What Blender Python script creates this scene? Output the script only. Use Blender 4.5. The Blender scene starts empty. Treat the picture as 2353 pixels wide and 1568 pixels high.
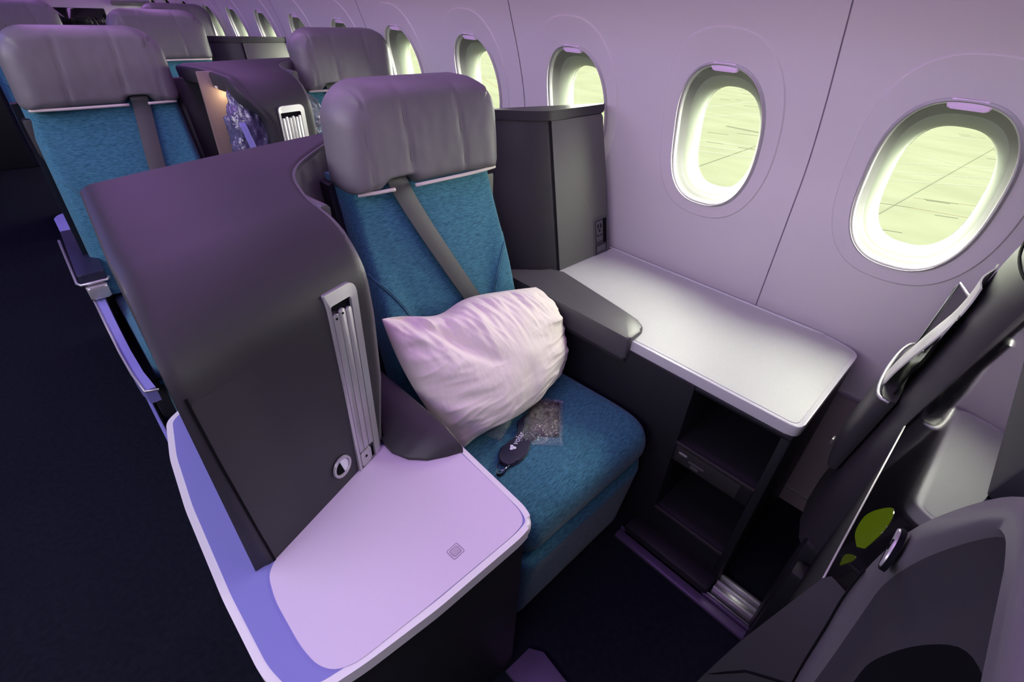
import bpy, bmesh, math, random
from mathutils import Vector, Matrix, noise
random.seed(7)
scn = bpy.context.scene
col = scn.collection

# ------------------------------------------------------------------ camera
cam_d = bpy.data.cameras.new('camera')
cam = bpy.data.objects.new('camera', cam_d)
col.objects.link(cam)
right = Vector((0.72401, -0.68856, 0.04354))
down = Vector((-0.36830, -0.43960, -0.81920))
fwd = Vector((0.58320, 0.57700, -0.57190))
fwd.normalize()
right = (right - fwd * right.dot(fwd)).normalized()
up = right.cross(fwd)
cam.matrix_world = Matrix(((right.x, up.x, -fwd.x, 0.0), (right.y, up.y, -fwd.y, 0.0),
                           (right.z, up.z, -fwd.z, 1.5), (0, 0, 0, 1)))
cam_d.sensor_width = 36.0
cam_d.lens = 1115.2 / 2353 * 36
cam_d.clip_start = 0.02
scn.camera = cam

# ------------------------------------------------------------------ sky, lamps, exposure
wd = bpy.data.worlds.new('overcast_sky')
scn.world = wd
wd.use_nodes = True
bg = wd.node_tree.nodes['Background']
bg.inputs[0].default_value = (1.0, 1.0, 0.92, 1)
bg.inputs[1].default_value = 36.0
scn.view_settings.view_transform = 'Standard'
scn.view_settings.look = 'None'
scn.view_settings.exposure = 0.0
scn.view_settings.gamma = 1.0
scn.view_settings.use_curve_mapping = False


def area(name, loc, target, sx, sy, energy, color, portal=False, spread=math.pi):
    d = bpy.data.lights.new(name, 'AREA')
    d.shape = 'RECTANGLE'
    d.size, d.size_y = sx, sy
    d.energy = energy
    d.color = color
    d.spread = spread
    o = bpy.data.objects.new(name, d)
    col.objects.link(o)
    o.location = loc
    v = Vector(target) - Vector(loc)
    z = -v.normalized()
    y = Vector((0, 1, 0))
    x = y.cross(z).normalized()
    y = z.cross(x)
    o.matrix_world = Matrix(((x.x, y.x, z.x, loc[0]), (x.y, y.y, z.y, loc[1]), (x.z, y.z, z.z, loc[2]), (0, 0, 0, 1)))
    if portal:
        d.cycles.is_portal = True
    return o


# purple mood strip in the cove above the side wall, violet strip over the aisle, added soft white fill for far-side daylight
area('bin_mood_lamp', (0.36, 2.6, 2.12), (1.50, 2.6, 0.50), 0.14, 9.0, 27, (0.70, 0.30, 1.0))
area('underbin_mood_lamp', (0.90, 3.6, 1.70), (1.30, 3.6, 0.6), 0.10, 7.2, 13, (0.70, 0.32, 1.0))
area('aisle_mood_lamp', (-0.95, 2.2, 2.14), (-0.05, 2.2, 0.4), 0.25, 9.0, 34, (0.24, 0.19, 1.0))
area('far_side_fill_lamp', (-1.30, 0.4, 2.20), (1.50, 0.4, 0.9), 1.30, 4.6, 88, (1.0, 0.93, 0.95))


# ------------------------------------------------------------------ materials
def mat(name, base, rough=0.5, metal=0.0, bump=0.0, bscale=300.0, stretch=None, base2=None, cscale=None,
        spec=0.5, coat=0.0, emit=None, estr=0.0, trans=0.0, alpha=1.0, sheen=0.0, bdist=0.001):
    m = bpy.data.materials.new(name)
    m.use_nodes = True
    nt = m.node_tree
    b = nt.nodes['Principled BSDF']
    b.inputs['Base Color'].default_value = (*base, 1)
    b.inputs['Roughness'].default_value = rough
    b.inputs['Metallic'].default_value = metal
    b.inputs['Specular IOR Level'].default_value = spec
    b.inputs['Coat Weight'].default_value = coat
    b.inputs['Transmission Weight'].default_value = trans
    b.inputs['Alpha'].default_value = alpha
    b.inputs['Sheen Weight'].default_value = sheen
    if emit:
        b.inputs['Emission Color'].default_value = (*emit, 1)
        b.inputs['Emission Strength'].default_value = estr
    if bump or base2:
        tc = nt.nodes.new('ShaderNodeTexCoord')
        mp = nt.nodes.new('ShaderNodeMapping')
        mp.inputs['Scale'].default_value = stretch or (1, 1, 1)
        nt.links.new(tc.outputs['Object'], mp.inputs[0])
    if base2:
        n = nt.nodes.new('ShaderNodeTexNoise')
        n.inputs['Scale'].default_value = cscale or bscale
        n.inputs['Detail'].default_value = 3
        nt.links.new(mp.outputs[0], n.inputs[0])
        r = nt.nodes.new('ShaderNodeValToRGB')
        r.color_ramp.elements[0].color = (*base, 1)
        r.color_ramp.elements[1].color = (*base2, 1)
        r.color_ramp.elements[0].position = 0.32
        r.color_ramp.elements[1].position = 0.68
        nt.links.new(n.outputs[0], r.inputs[0])
        nt.links.new(r.outputs[0], b.inputs['Base Color'])
    if bump:
        n2 = nt.nodes.new('ShaderNodeTexNoise')
        n2.inputs['Scale'].default_value = bscale
        n2.inputs['Detail'].default_value = 4
        nt.links.new(mp.outputs[0], n2.inputs[0])
        bp = nt.nodes.new('ShaderNodeBump')
        bp.inputs['Strength'].default_value = bump
        bp.inputs['Distance'].default_value = bdist
        nt.links.new(n2.outputs[0], bp.inputs['Height'])
        nt.links.new(bp.outputs[0], b.inputs['Normal'])
    return m


M = {}
M['wall'] = mat('sidewall_plastic', (0.58, 0.53, 0.56), 0.45, bump=0.05, bscale=500)
M['wallseam'] = mat('panel_joint_rubber', (0.30, 0.24, 0.32), 0.6)
M['dado'] = mat('dado_panel_taupe', (0.36, 0.29, 0.31), 0.6, bump=0.1, bscale=400)
M['bezel'] = mat('window_bezel_gloss', (0.36, 0.35, 0.36), 0.28, bump=0.01, bscale=100)
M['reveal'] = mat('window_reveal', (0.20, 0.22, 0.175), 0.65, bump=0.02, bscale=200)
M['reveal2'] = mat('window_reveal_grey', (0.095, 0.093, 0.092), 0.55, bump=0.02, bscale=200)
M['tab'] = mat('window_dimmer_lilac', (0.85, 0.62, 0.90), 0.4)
M['shell'] = mat('shell_charcoal_plastic', (0.034, 0.032, 0.037), 0.48, spec=0.32, bump=0.06, bscale=700)
M['shellrim'] = mat('shell_rim_grey', (0.085, 0.082, 0.088), 0.40, bump=0.05, bscale=700)
M['rim'] = mat('hood_rim_grey', (0.105, 0.10, 0.11), 0.4, bump=0.05, bscale=700)
M['panel'] = mat('door_panel_graphite', (0.030, 0.028, 0.031), 0.5, bump=0.05, bscale=700)
M['cabdoor'] = mat('cabinet_door_grey', (0.125, 0.126, 0.116), 0.6, bump=0.05, bscale=700, spec=0.2)
M['black'] = mat('black_kick_panel', (0.010, 0.010, 0.014), 0.55, bump=0.05, bscale=500)
M['void'] = mat('black_recess', (0.004, 0.004, 0.006), 0.9, spec=0.1)
M['white'] = mat('table_white_speckle', (0.4830, 0.4968, 0.4761), 0.5, bump=0.25, bscale=900, base2=(0.5382, 0.5520, 0.5313), cscale=500)
M['whiteedge'] = mat('table_edge_white', (0.62, 0.61, 0.63), 0.35)
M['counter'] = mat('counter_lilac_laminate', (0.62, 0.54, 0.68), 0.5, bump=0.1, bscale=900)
M['border'] = mat('counter_border_blue_lit', (0.21, 0.21, 0.52), 0.4)  # blue of the aisle light put into the border colour; shared by armrest parts
M['edge'] = mat('counter_edge_pale', (0.74, 0.72, 0.74), 0.35)
M['engrave'] = mat('engraved_line', (0.22, 0.17, 0.25), 0.6)
M['metal'] = mat('brushed_silver', (0.55, 0.54, 0.55), 0.35, metal=0.6, bump=0.05, bscale=300)
M['chrome'] = mat('chrome', (0.8, 0.8, 0.8), 0.12, metal=1.0)
M['leather'] = mat('headrest_leather_grey', (0.150, 0.142, 0.150), 0.48, bump=0.35, bscale=260, bdist=0.0006)
M['piping'] = mat('headrest_piping', (0.62, 0.55, 0.52), 0.5)
M['teal'] = mat('seat_fabric_teal', (0.022, 0.108, 0.158), 0.9, bump=0.5, bscale=420, stretch=(0.25, 1, 1.6),
                base2=(0.068, 0.225, 0.305), cscale=260, spec=0.2, bdist=0.0008, sheen=0.15)
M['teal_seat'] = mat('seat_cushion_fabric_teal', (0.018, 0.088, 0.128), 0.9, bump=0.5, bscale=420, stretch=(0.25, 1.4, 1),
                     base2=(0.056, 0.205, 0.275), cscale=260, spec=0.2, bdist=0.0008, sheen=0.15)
M['stitch'] = mat('seat_stitching', (0.045, 0.16, 0.22), 0.9)
M['belt'] = mat('belt_webbing', (0.075, 0.078, 0.075), 0.55, bump=0.5, bscale=600, stretch=(4, 1, .2), bdist=0.0005)
M['pillow'] = mat('pillow_cotton', (0.86, 0.79, 0.72), 0.85, bump=0.5, bscale=30, stretch=(1.6, 1, .6), bdist=0.004)
M['navy'] = mat('eye_mask_satin', (0.016, 0.017, 0.040), 0.45, bump=0.1, bscale=300)
M['print'] = mat('white_print', (0.75, 0.75, 0.85), 0.6)
M['film'] = mat('clear_plastic_film', (0.9, 0.88, 0.95), 0.12, bump=0.6, bscale=45, bdist=0.006, alpha=0.28)
M['wrap'] = mat('blue_plastic_wrap', (0.050, 0.048, 0.10), 0.12, bump=0.9, bscale=22, bdist=0.02, coat=1.0, base2=(0.13, 0.12, 0.22), cscale=14)
M['brown'] = mat('dark_mesh_pouch', (0.055, 0.043, 0.045), 0.4, bump=0.6, bscale=50, bdist=0.004)
M['carpet'] = mat('navy_carpet', (0.006, 0.0075, 0.013), 0.95, bump=0.6, bscale=350, base2=(0.010, 0.012, 0.019), cscale=60, spec=0.1, bdist=0.002)
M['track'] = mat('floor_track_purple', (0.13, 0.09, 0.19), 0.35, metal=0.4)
M['trackgrey'] = mat('floor_track_grey', (0.30, 0.29, 0.31), 0.3, metal=0.7)
M['screen'] = mat('glossy_black_screen', (0.006, 0.006, 0.007), 0.06, coat=0.3)
M['leaf'] = mat('screen_leaf_glow', (0.05, 0.08, 0.0), 0.1, emit=(0.22, 0.34, 0.015), estr=0.13)
M['leaf2'] = mat('screen_leaf_dim_glow', (0.05, 0.08, 0.0), 0.1, emit=(0.12, 0.16, 0.02), estr=0.06)
M['wood'] = mat('nook_wood_laminate', (0.20, 0.145, 0.125), 0.4, bump=0.05, bscale=200, stretch=(1, 1, .1), base2=(0.25, 0.19, 0.165), cscale=30)
M['cream'] = mat('cream_gap_and_lens', (0.8, 0.72, 0.6), 0.4)  # nook lamp lens, also the colour of the painted lit gap
M['paper'] = mat('magazine_paper', (0.42, 0.42, 0.38), 0.5, base2=(0.66, 0.66, 0.62), cscale=14, bump=0.05, bscale=50)
M['ceiling'] = mat('ceiling_panel', (0.55, 0.50, 0.56), 0.6)
M['concrete'] = mat('apron_concrete', (0.0235, 0.0251, 0.0179), 0.9, base2=(0.0275, 0.0289, 0.0213), cscale=0.9, stretch=(1, .35, 1), bump=0.2, bscale=3, spec=0.0)
M['paint'] = mat('apron_paint_white', (0.0333, 0.0349, 0.0280), 0.8, spec=0.0)
M['paintred'] = mat('apron_paint_faded', (0.0283, 0.0256, 0.0173), 0.8, spec=0.0)
M['joint'] = mat('apron_joint_dark', (0.0179, 0.0191, 0.0136), 0.9, spec=0.0)
fm = bpy.data.materials.new('clear_film')
fm.use_nodes = True
ft2 = fm.node_tree
ft2.nodes.remove(ft2.nodes['Principled BSDF'])
f_tr = ft2.nodes.new('ShaderNodeBsdfTransparent')
f_gl = ft2.nodes.new('ShaderNodeBsdfGlossy')
f_gl.inputs['Roughness'].default_value = 0.06
f_n = ft2.nodes.new('ShaderNodeTexNoise')
f_n.inputs['Scale'].default_value = 28
f_b = ft2.nodes.new('ShaderNodeBump')
f_b.inputs['Strength'].default_value = 0.9
f_b.inputs['Distance'].default_value = 0.006
f_m = ft2.nodes.new('ShaderNodeMixShader')
f_m.inputs[0].default_value = 0.16
ft2.links.new(f_n.outputs[0], f_b.inputs['Height'])
ft2.links.new(f_b.outputs[0], f_gl.inputs['Normal'])
ft2.links.new(f_tr.outputs[0], f_m.inputs[1])
ft2.links.new(f_gl.outputs[0], f_m.inputs[2])
ft2.links.new(f_m.outputs[0], ft2.nodes['Material Output'].inputs[0])
M['film'] = fm
fm2 = fm.copy()
fm2.name = 'crinkled_film'
[n for n in fm2.node_tree.nodes if n.type == 'MIX_SHADER'][0].inputs[0].default_value = 0.42
M['film_bright'] = fm2
# cabin glass: clear with a slight green tint and a faint reflection
g = bpy.data.materials.new('window_pane_glass')
g.use_nodes = True
nt = g.node_tree
nt.nodes.remove(nt.nodes['Principled BSDF'])
tr = nt.nodes.new('ShaderNodeBsdfTransparent')
tr.inputs[0].default_value = (0.95, 0.99, 0.88, 1)
gl = nt.nodes.new('ShaderNodeBsdfGlossy')
gl.inputs['Roughness'].default_value = 0.03
mx = nt.nodes.new('ShaderNodeMixShader')
mx.inputs[0].default_value = 0.03
nt.links.new(tr.outputs[0], mx.inputs[1])
nt.links.new(gl.outputs[0], mx.inputs[2])
nt.links.new(mx.outputs[0], nt.nodes['Material Output'].inputs[0])
M['glass'] = g


# ------------------------------------------------------------------ helpers
def link_mesh(name, me, m, parent=None, smooth=True, origin=None):
    me.materials.append(m)
    if smooth:
        for p in me.polygons:
            p.use_smooth = True
    o = bpy.data.objects.new(name, me)
    col.objects.link(o)
    off = None
    if parent is not None:
        o.parent = parent
        off = root_loc(parent)
    elif origin is not None:
        off = Vector(origin)
        o.location = origin
    if off is not None and off.length > 0:
        me.transform(Matrix.Translation(-off))
    return o


def root_loc(o):
    v = Vector((0, 0, 0))
    while o is not None:
        v += o.location
        o = o.parent
    return v


def from_pd(name, vs, fs, m, parent=None, smooth=True, origin=None, angle=None):
    me = bpy.data.meshes.new(name)
    me.from_pydata([tuple(v) for v in vs], [], fs)
    bm = bmesh.new()
    bm.from_mesh(me)
    bmesh.ops.remove_doubles(bm, verts=bm.verts, dist=1e-6)
    bmesh.ops.recalc_face_normals(bm, faces=bm.faces)
    bm.to_mesh(me)
    bm.free()
    o = link_mesh(name, me, m, parent, smooth, origin)
    if smooth and angle:
        me.set_sharp_from_angle(angle=math.radians(angle))
    return o


def grid(name, rows, m, parent=None, close=False, smooth=True, origin=None, angle=None, caps=False):
    vs, fs = [], []
    n = len(rows[0])
    for r in rows:
        vs += r
    for i in range(len(rows) - 1):
        for j in range(n if close else n - 1):
            a, b = i * n + j, i * n + (j + 1) % n
            fs.append((a, b, b + n, a + n))
    if caps:
        fs.append(tuple(range(n)))
        fs.append(tuple(range((len(rows) - 1) * n, len(rows) * n)))
    return from_pd(name, vs, fs, m, parent, smooth, origin, angle)


def slab_patch(name, F, nu, nv, m, parent=None, origin=None, angle=60):
    """closed solid from two grids: F(u, v, side) with side 0 front, 1 back"""
    vs, fs = [], []
    W = nv + 1
    for s in (0, 1):
        for i in range(nu + 1):
            for j in range(W):
                vs.append(F(i / nu, j / nv, s))
    N = (nu + 1) * W
    for i in range(nu):
        for j in range(nv):
            a = i * W + j
            fs.append((a, a + 1, a + W + 1, a + W))
            fs.append((N + a, N + a + W, N + a + W + 1, N + a + 1))
    ring = [i * W for i in range(nu + 1)] + [nu * W + j for j in range(1, W)] + \
           [i * W + nv for i in range(nu - 1, -1, -1)] + [j for j in range(nv - 1, 0, -1)]
    for k in range(len(ring)):
        a, b = ring[k], ring[(k + 1) % len(ring)]
        fs.append((a, b, b + N, a + N))
    return from_pd(name, vs, fs, m, parent, True, origin, angle)


def rpoly(pts, rad, seg=6):
    out = []
    n = len(pts)
    for i in range(n):
        p = Vector(pts[i][:2])
        a, b = Vector(pts[i - 1][:2]), Vector(pts[(i + 1) % n][:2])
        r = rad[i] if isinstance(rad, (list, tuple)) else rad
        if r <= 0:
            out.append(p)
            continue
        da, db = (a - p), (b - p)
        r = min(r, da.length * 0.49, db.length * 0.49)
        p0, p2 = p + da.normalized() * r, p + db.normalized() * r
        for k in range(seg + 1):
            t = k / seg
            out.append(p0 * (1 - t) ** 2 + p * 2 * t * (1 - t) + p2 * t * t)
    return out


def prism(name, pts, z0, z1, m, parent=None, bev=0.0, seg=3, T=None, origin=None, both=True, smooth=True):
    """extrude a 2-D outline; T maps (a, b, h) to world"""
    bm = bmesh.new()
    lo = [bm.verts.new((p[0], p[1], z0)) for p in pts]
    hi = [bm.verts.new((p[0], p[1], z1)) for p in pts]
    n = len(pts)
    bm.faces.new(lo[::-1])
    bm.faces.new(hi)
    for i in range(n):
        bm.faces.new((lo[i], lo[(i + 1) % n], hi[(i + 1) % n], hi[i]))
    if bev:
        hs, ls = set(hi), set(lo)
        es = [e for e in bm.edges if (e.verts[0] in hs and e.verts[1] in hs) or (both and e.verts[0] in ls and e.verts[1] in ls)]
        bmesh.ops.bevel(bm, geom=es, offset=bev, segments=seg, profile=0.5, affect='EDGES', clamp_overlap=True)
    if T:
        for v in bm.verts:
            v.co = T(*v.co)
    bmesh.ops.recalc_face_normals(bm, faces=bm.faces)
    me = bpy.data.meshes.new(name)
    bm.to_mesh(me)
    bm.free()
    o = link_mesh(name, me, m, parent, smooth, origin)
    if smooth:
        me.set_sharp_from_angle(angle=math.radians(40))
    return o


def boxes(name, bl, m, parent=None, bev=0.003, origin=None, T=None):
    """one mesh of bevelled boxes (x0,x1,y0,y1,z0,z1)"""
    bm = bmesh.new()
    for x0, x1, y0, y1, z0, z1 in bl:
        r = bmesh.ops.create_cube(bm, size=1.0)
        vs = r['verts']
        for v in vs:
            v.co = ((x0 + x1) / 2 + v.co.x * (x1 - x0), (y0 + y1) / 2 + v.co.y * (y1 - y0), (z0 + z1) / 2 + v.co.z * (z1 - z0))
        if bev:
            es = list({e for v in vs for e in v.link_edges})
            b = min(bev, 0.45 * min(x1 - x0, y1 - y0, z1 - z0))
            bmesh.ops.bevel(bm, geom=es, offset=b, segments=2, profile=0.5, affect='EDGES')
    if T:
        for v in bm.verts:
            v.co = T(*v.co)
    bmesh.ops.recalc_face_normals(bm, faces=bm.faces)
    me = bpy.data.meshes.new(name)
    bm.to_mesh(me)
    bm.free()
    o = link_mesh(name, me, m, parent, True, origin)
    me.set_sharp_from_angle(angle=math.radians(35))
    return o


def tube(name, pts, r, m, parent=None, close=False, n=8, origin=None):
    pts = [Vector(p) for p in pts]
    rows = []
    N = len(pts)
    for i, p in enumerate(pts):
        a = pts[i - 1] if (i > 0 or close) else p
        b = pts[(i + 1) % N] if (i < N - 1 or close) else p
        t = (b - a).normalized()
        h = Vector((0, 0, 1)) if abs(t.z) < 0.9 else Vector((0, 1, 0))
        s = t.cross(h).normalized()
        q = s.cross(t)
        rows.append([p + (s * math.cos(2 * math.pi * k / n) + q * math.sin(2 * math.pi * k / n)) * r for k in range(n)])
    if close:
        rows.append(rows[0])
    return grid(name, rows, m, parent, close=True, caps=not close, origin=origin)


def smoothpts(pts, n=8):
    """Catmull-Rom"""
    P = [Vector(p) for p in pts]
    P = [2 * P[0] - P[1]] + P + [2 * P[-1] - P[-2]]
    out = []
    for i in range(1, len(P) - 2):
        for k in range(n):
            t = k / n
            a, b, c, d = P[i - 1], P[i], P[i + 1], P[i + 2]
            out.append(0.5 * ((2 * b) + (c - a) * t + (2 * a - 5 * b + 4 * c - d) * t * t + (3 * b - a - 3 * c + d) * t ** 3))
    out.append(P[-2])
    return out


def interp(tab, x):
    if x <= tab[0][0]:
        return tab[0][1]
    for (a, va), (b, vb) in zip(tab, tab[1:]):
        if x <= b:
            t = (x - a) / (b - a)
            return va + (vb - va) * t
    return tab[-1][1]


def sinterp(tab, x):
    """smooth (monotone-ish) interpolation through a table"""
    if x <= tab[0][0]:
        return tab[0][1]
    if x >= tab[-1][0]:
        return tab[-1][1]
    n = len(tab)
    sl = []
    for i in range(n):
        a, b = max(0, i - 1), min(n - 1, i + 1)
        sl.append((tab[b][1] - tab[a][1]) / (tab[b][0] - tab[a][0]))
    for i in range(n - 1):
        if x <= tab[i + 1][0]:
            h = tab[i + 1][0] - tab[i][0]
            t = (x - tab[i][0]) / h
            return (2 * t ** 3 - 3 * t * t + 1) * tab[i][1] + (t ** 3 - 2 * t * t + t) * h * sl[i] + \
                   (-2 * t ** 3 + 3 * t * t) * tab[i + 1][1] + (t ** 3 - t * t) * h * sl[i + 1]


def thing(name, label, cat, loc, group=None):
    o = bpy.data.objects.new(name, None)
    o.empty_display_size = 0.05
    col.objects.link(o)
    o.location = loc
    o['label'] = label
    o['category'] = cat
    if group:
        o['group'] = group
    return o


def tag(o, label, cat, group=None):
    o['label'] = label
    o['category'] = cat
    if group:
        o['group'] = group
    return o


def struct(o):
    o['kind'] = 'structure'
    return o


def dup(root, shift, scale_z=1.0, label=None, group=None, skip=(), mirror=False):
    r = root.copy()
    col.objects.link(r)
    r.location = root.location + Vector(shift)
    r.scale = (-1 if mirror else 1, 1, scale_z)
    if label:
        r['label'] = label
    if group:
        r['group'] = group
    for ch in root.children:
        if ch.name.split('.')[0] in skip:
            continue
        c = ch.copy()
        col.objects.link(c)
        c.parent = r
        for g2 in ch.children:
            d = g2.copy()
            col.objects.link(d)
            d.parent = c
    return r


# ------------------------------------------------------------------ setting: floor, wall, windows, ceiling
PROF = [(-0.1, 1.60), (0.53, 1.605), (0.70, 1.602), (0.90, 1.597), (1.0, 1.593), (1.156, 1.585), (1.308, 1.545), (1.454, 1.49), (1.54, 1.457), (1.70, 1.385), (1.98, 1.22)]


def wx(z):
    return sinterp(PROF, z)


struct(boxes('floor', [(-2.6, 1.75, -3, 8, -0.08, 0.0)], M['carpet'], bev=0))

wall = bpy.data.objects.new('wall_right', None)
col.objects.link(wall)
struct(wall)
WY0, WP = 0.150, 0.567          # first window centre, window pitch
WZ0, WHW, WHH = 1.177, 0.142, 0.208


def zoff(cy):
    return -0.016 if cy < 0.4 else 0.0


def oval(k, n, hw, hh, e=2.7):
    a = 2 * math.pi * k / n
    c, s = math.cos(a), math.sin(a)
    return (math.copysign(abs(c) ** (2 / e), c) * hw, math.copysign(abs(s) ** (2 / e), s) * hh)


def wall_panel(y0, y1, centres):
    """a panel spanning y0..y1 whose cells each hold one window opening"""
    vs, fs = [], []
    zlo, zhi = 0.53, 1.98
    cells = []
    half = WP / 2
    gap = 0.0018
    for i, cy in enumerate(centres):
        a = y0 + gap if i == 0 else cy - half
        b = y1 - gap if i == len(centres) - 1 else cy + half
        cells.append((cy, a, b))
    N = 96
    for cy, a, b in cells:
        base = len(vs)
        WZ = WZ0 + zoff(cy)
        rings = [(WHW - 0.002, WHH - 0.002, -0.012), (WHW, WHH, 0.0), (WHW + 0.010, WHH + 0.010, -0.0020), (0.188, 0.270, -0.0044), (0.1892, 0.2712, -0.0038), (0.1918, 0.2738, 0.0)]
        R = []
        for hw, hh, d in rings:
            R.append([(cy + oval(k, N, hw, hh, 2.5)[0], WZ + 0.024 * (hw > .18) + oval(k, N, hw, hh, 2.5)[1], d) for k in range(N)])
        outer = []
        for k in range(N):
            oy, oz = R[-1][k][0] - cy, R[-1][k][1] - WZ
            t = 1e9
            if oy > 1e-9: t = min(t, (b - cy) / oy)
            if oy < -1e-9: t = min(t, (a - cy) / oy)
            if oz > 1e-9: t = min(t, (zhi - WZ) / oz)
            if oz < -1e-9: t = min(t, (zlo - WZ) / oz)
            outer.append((cy + oy * t, WZ + oz * t, 0.0))
        # snap nearest samples to the four corners
        for c in ((a, zlo), (a, zhi), (b, zlo), (b, zhi)):
            k = min(range(N), key=lambda q: (outer[q][0] - c[0]) ** 2 + (outer[q][1] - c[1]) ** 2)
            outer[k] = (c[0], c[1], 0.0)
        for t in (0.2, 0.4, 0.6, 0.8, 1.0):
            R.append([tuple(R[5][k][q] * (1 - t) + outer[k][q] * t for q in range(3)) for k in range(N)])
        for ring in R:
            for (y, z, d) in ring:
                vs.append((wx(z) + d, y, z))
        for i in range(len(R) - 1):
            for k in range(N):
                p, q = base + i * N + k, base + i * N + (k + 1) % N
                fs.append((p, q, q + N, p + N))
    return from_pd('wall_panel', vs, fs, M['wall'], wall, True, None, 20)


nwin = 14
seam0 = WY0 + WP / 2
k = -2
edges = [seam0 + WP * 2 * j for j in range(-2, 8)]
for j in range(len(edges) - 1):
    y0, y1 = edges[j], edges[j + 1]
    wall_panel(y0, y1, [y0 + WP / 2, y0 + WP * 1.5])
for y in edges:
    pts = [(wx(z) + 0.004, y, z) for z in [0.53 + 0.0725 * i for i in range(21)]]
    rows = [[(p[0], p[1] - 0.004, p[2]), (p[0], p[1] + 0.004, p[2])] for p in pts]
    grid('panel_joint', rows, M['wallseam'], wall)
# outer skin behind the panels so no sky leaks in
struct(grid('trim_1', [[(wx(z) - 0.006, y, z) for z in (-0.05, 0.15, 0.35, 0.523)] for y in (-3, 8)], M['dado']))
boxes('dado_strip', [(1.592, 1.600, -3, 8, 0.062, 0.070)], M['metal'], bpy.data.objects['trim_1'], 0.001)
boxes('dado_joint', [(1.592, 1.603, -3, 8, 0.522, 0.532)], M['wallseam'], bpy.data.objects['trim_1'], 0.001)


def window(i, cy):
    w = bpy.data.objects.new('window_%d' % i, None)
    col.objects.link(w)
    struct(w)
    N = 72
    WZ = WZ0 + zoff(cy)

    def ring(hw, hh, d, dz=0.0, e=2.6, dy=0.0):
        out = []
        for k in range(N):
            y, z = oval(k, N, hw, hh, e)
            zz = WZ + dz + z
            out.append((wx(zz) + d, cy + y + dy, zz))
        return out
    # glossy bezel: a rounded ring proud of the wall
    rows = []
    for a in range(9):
        t = math.pi * a / 8
        rows.append(ring(WHW + 0.004 - 0.012 * (1 - math.cos(t)) / 2, WHH + 0.004 - 0.012 * (1 - math.cos(t)) / 2, 0.002 - 0.007 * math.sin(t)))
    rows.append(ring(WHW - 0.009, WHH - 0.009, 0.02))
    grid('bezel', rows, M['bezel'], w, close=True)
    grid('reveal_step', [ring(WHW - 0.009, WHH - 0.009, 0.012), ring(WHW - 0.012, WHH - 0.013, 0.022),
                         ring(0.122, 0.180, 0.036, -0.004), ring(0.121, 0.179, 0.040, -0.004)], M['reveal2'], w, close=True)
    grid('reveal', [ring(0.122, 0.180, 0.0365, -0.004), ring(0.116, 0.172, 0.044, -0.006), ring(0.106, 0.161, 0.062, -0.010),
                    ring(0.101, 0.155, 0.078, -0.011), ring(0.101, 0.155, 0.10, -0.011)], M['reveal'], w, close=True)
    r = ring(0.105, 0.16, 0.080, -0.011)
    c = (wx(WZ) + 0.080, cy, WZ - 0.011)
    r2 = ring(0.05, 0.08, 0.080, -0.011)
    vs = r + r2 + [c]
    fs = [(k, (k + 1) % N, N + (k + 1) % N, N + k) for k in range(N)] + [(N + k, N + (k + 1) % N, 2 * N) for k in range(N)]
    from_pd('pane', vs, fs, M['glass'], w)
    # lilac dimmer tab at the top of the bezel
    zt = WZ + WHH - 0.006
    pts = rpoly([(-0.040, -0.014), (0.040, -0.014), (0.040, 0.008), (-0.040, 0.008)], 0.010, 4)
    prism('dimmer_tab', pts, 0.0, 0.014, M['tab'], w, 0.004, 2, lambda a, b, h: (wx(zt + b) + 0.010 - h, cy + a, zt + b))
    area('window_portal', (wx(WZ) + 0.16, cy, WZ - 0.01), (0, cy, WZ), 0.34, 0.24, 1, (1, 1, 1), True)


for i in range(11):
    window(i + 1, WY0 + WP * (i - 1))
# fuselage skin: closes the cavity behind the panels, with openings at the panes
skin = bpy.data.objects.new('wall_outer', None)
col.objects.link(skin)
struct(skin)
for i in range(18):
    cy = edges[0] + WP * (i + 0.5)
    N = 48
    WZ = WZ0 + zoff(cy)
    a, b = cy - WP / 2, cy + WP / 2
    inner, outer = [], []
    for k in range(N):
        y, z = oval(k, N, 0.1005, 0.1545, 2.6)
        inner.append((wx(WZ - 0.011 + z) + 0.092, cy + y, WZ - 0.011 + z))
        t = 1e9
        if abs(y) > 1e-9: t = min(t, WP / 2 / abs(y))
        if z > 1e-9: t = min(t, (2.1 - WZ) / z)
        if z < -1e-9: t = min(t, (WZ + 0.1) / -z)
        yy, zz = cy + y * t, WZ + z * t
        outer.append((wx(zz) + 0.092, yy, zz))
    for c in ((a, -0.1), (a, 2.1), (b, -0.1), (b, 2.1)):
        k = min(range(N), key=lambda q: (outer[q][1] - c[0]) ** 2 + (outer[q][2] - c[1]) ** 2)
        outer[k] = (wx(c[1]) + 0.092, c[0], c[1])
    rows = [[tuple(inner[k][q] * (1 - t) + outer[k][q] * t for q in range(3)) for k in range(N)] for t in (0, .12, .3, .5, .75, 1)]
    grid('skin_panel', rows, M['void'], skin, close=True)

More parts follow.
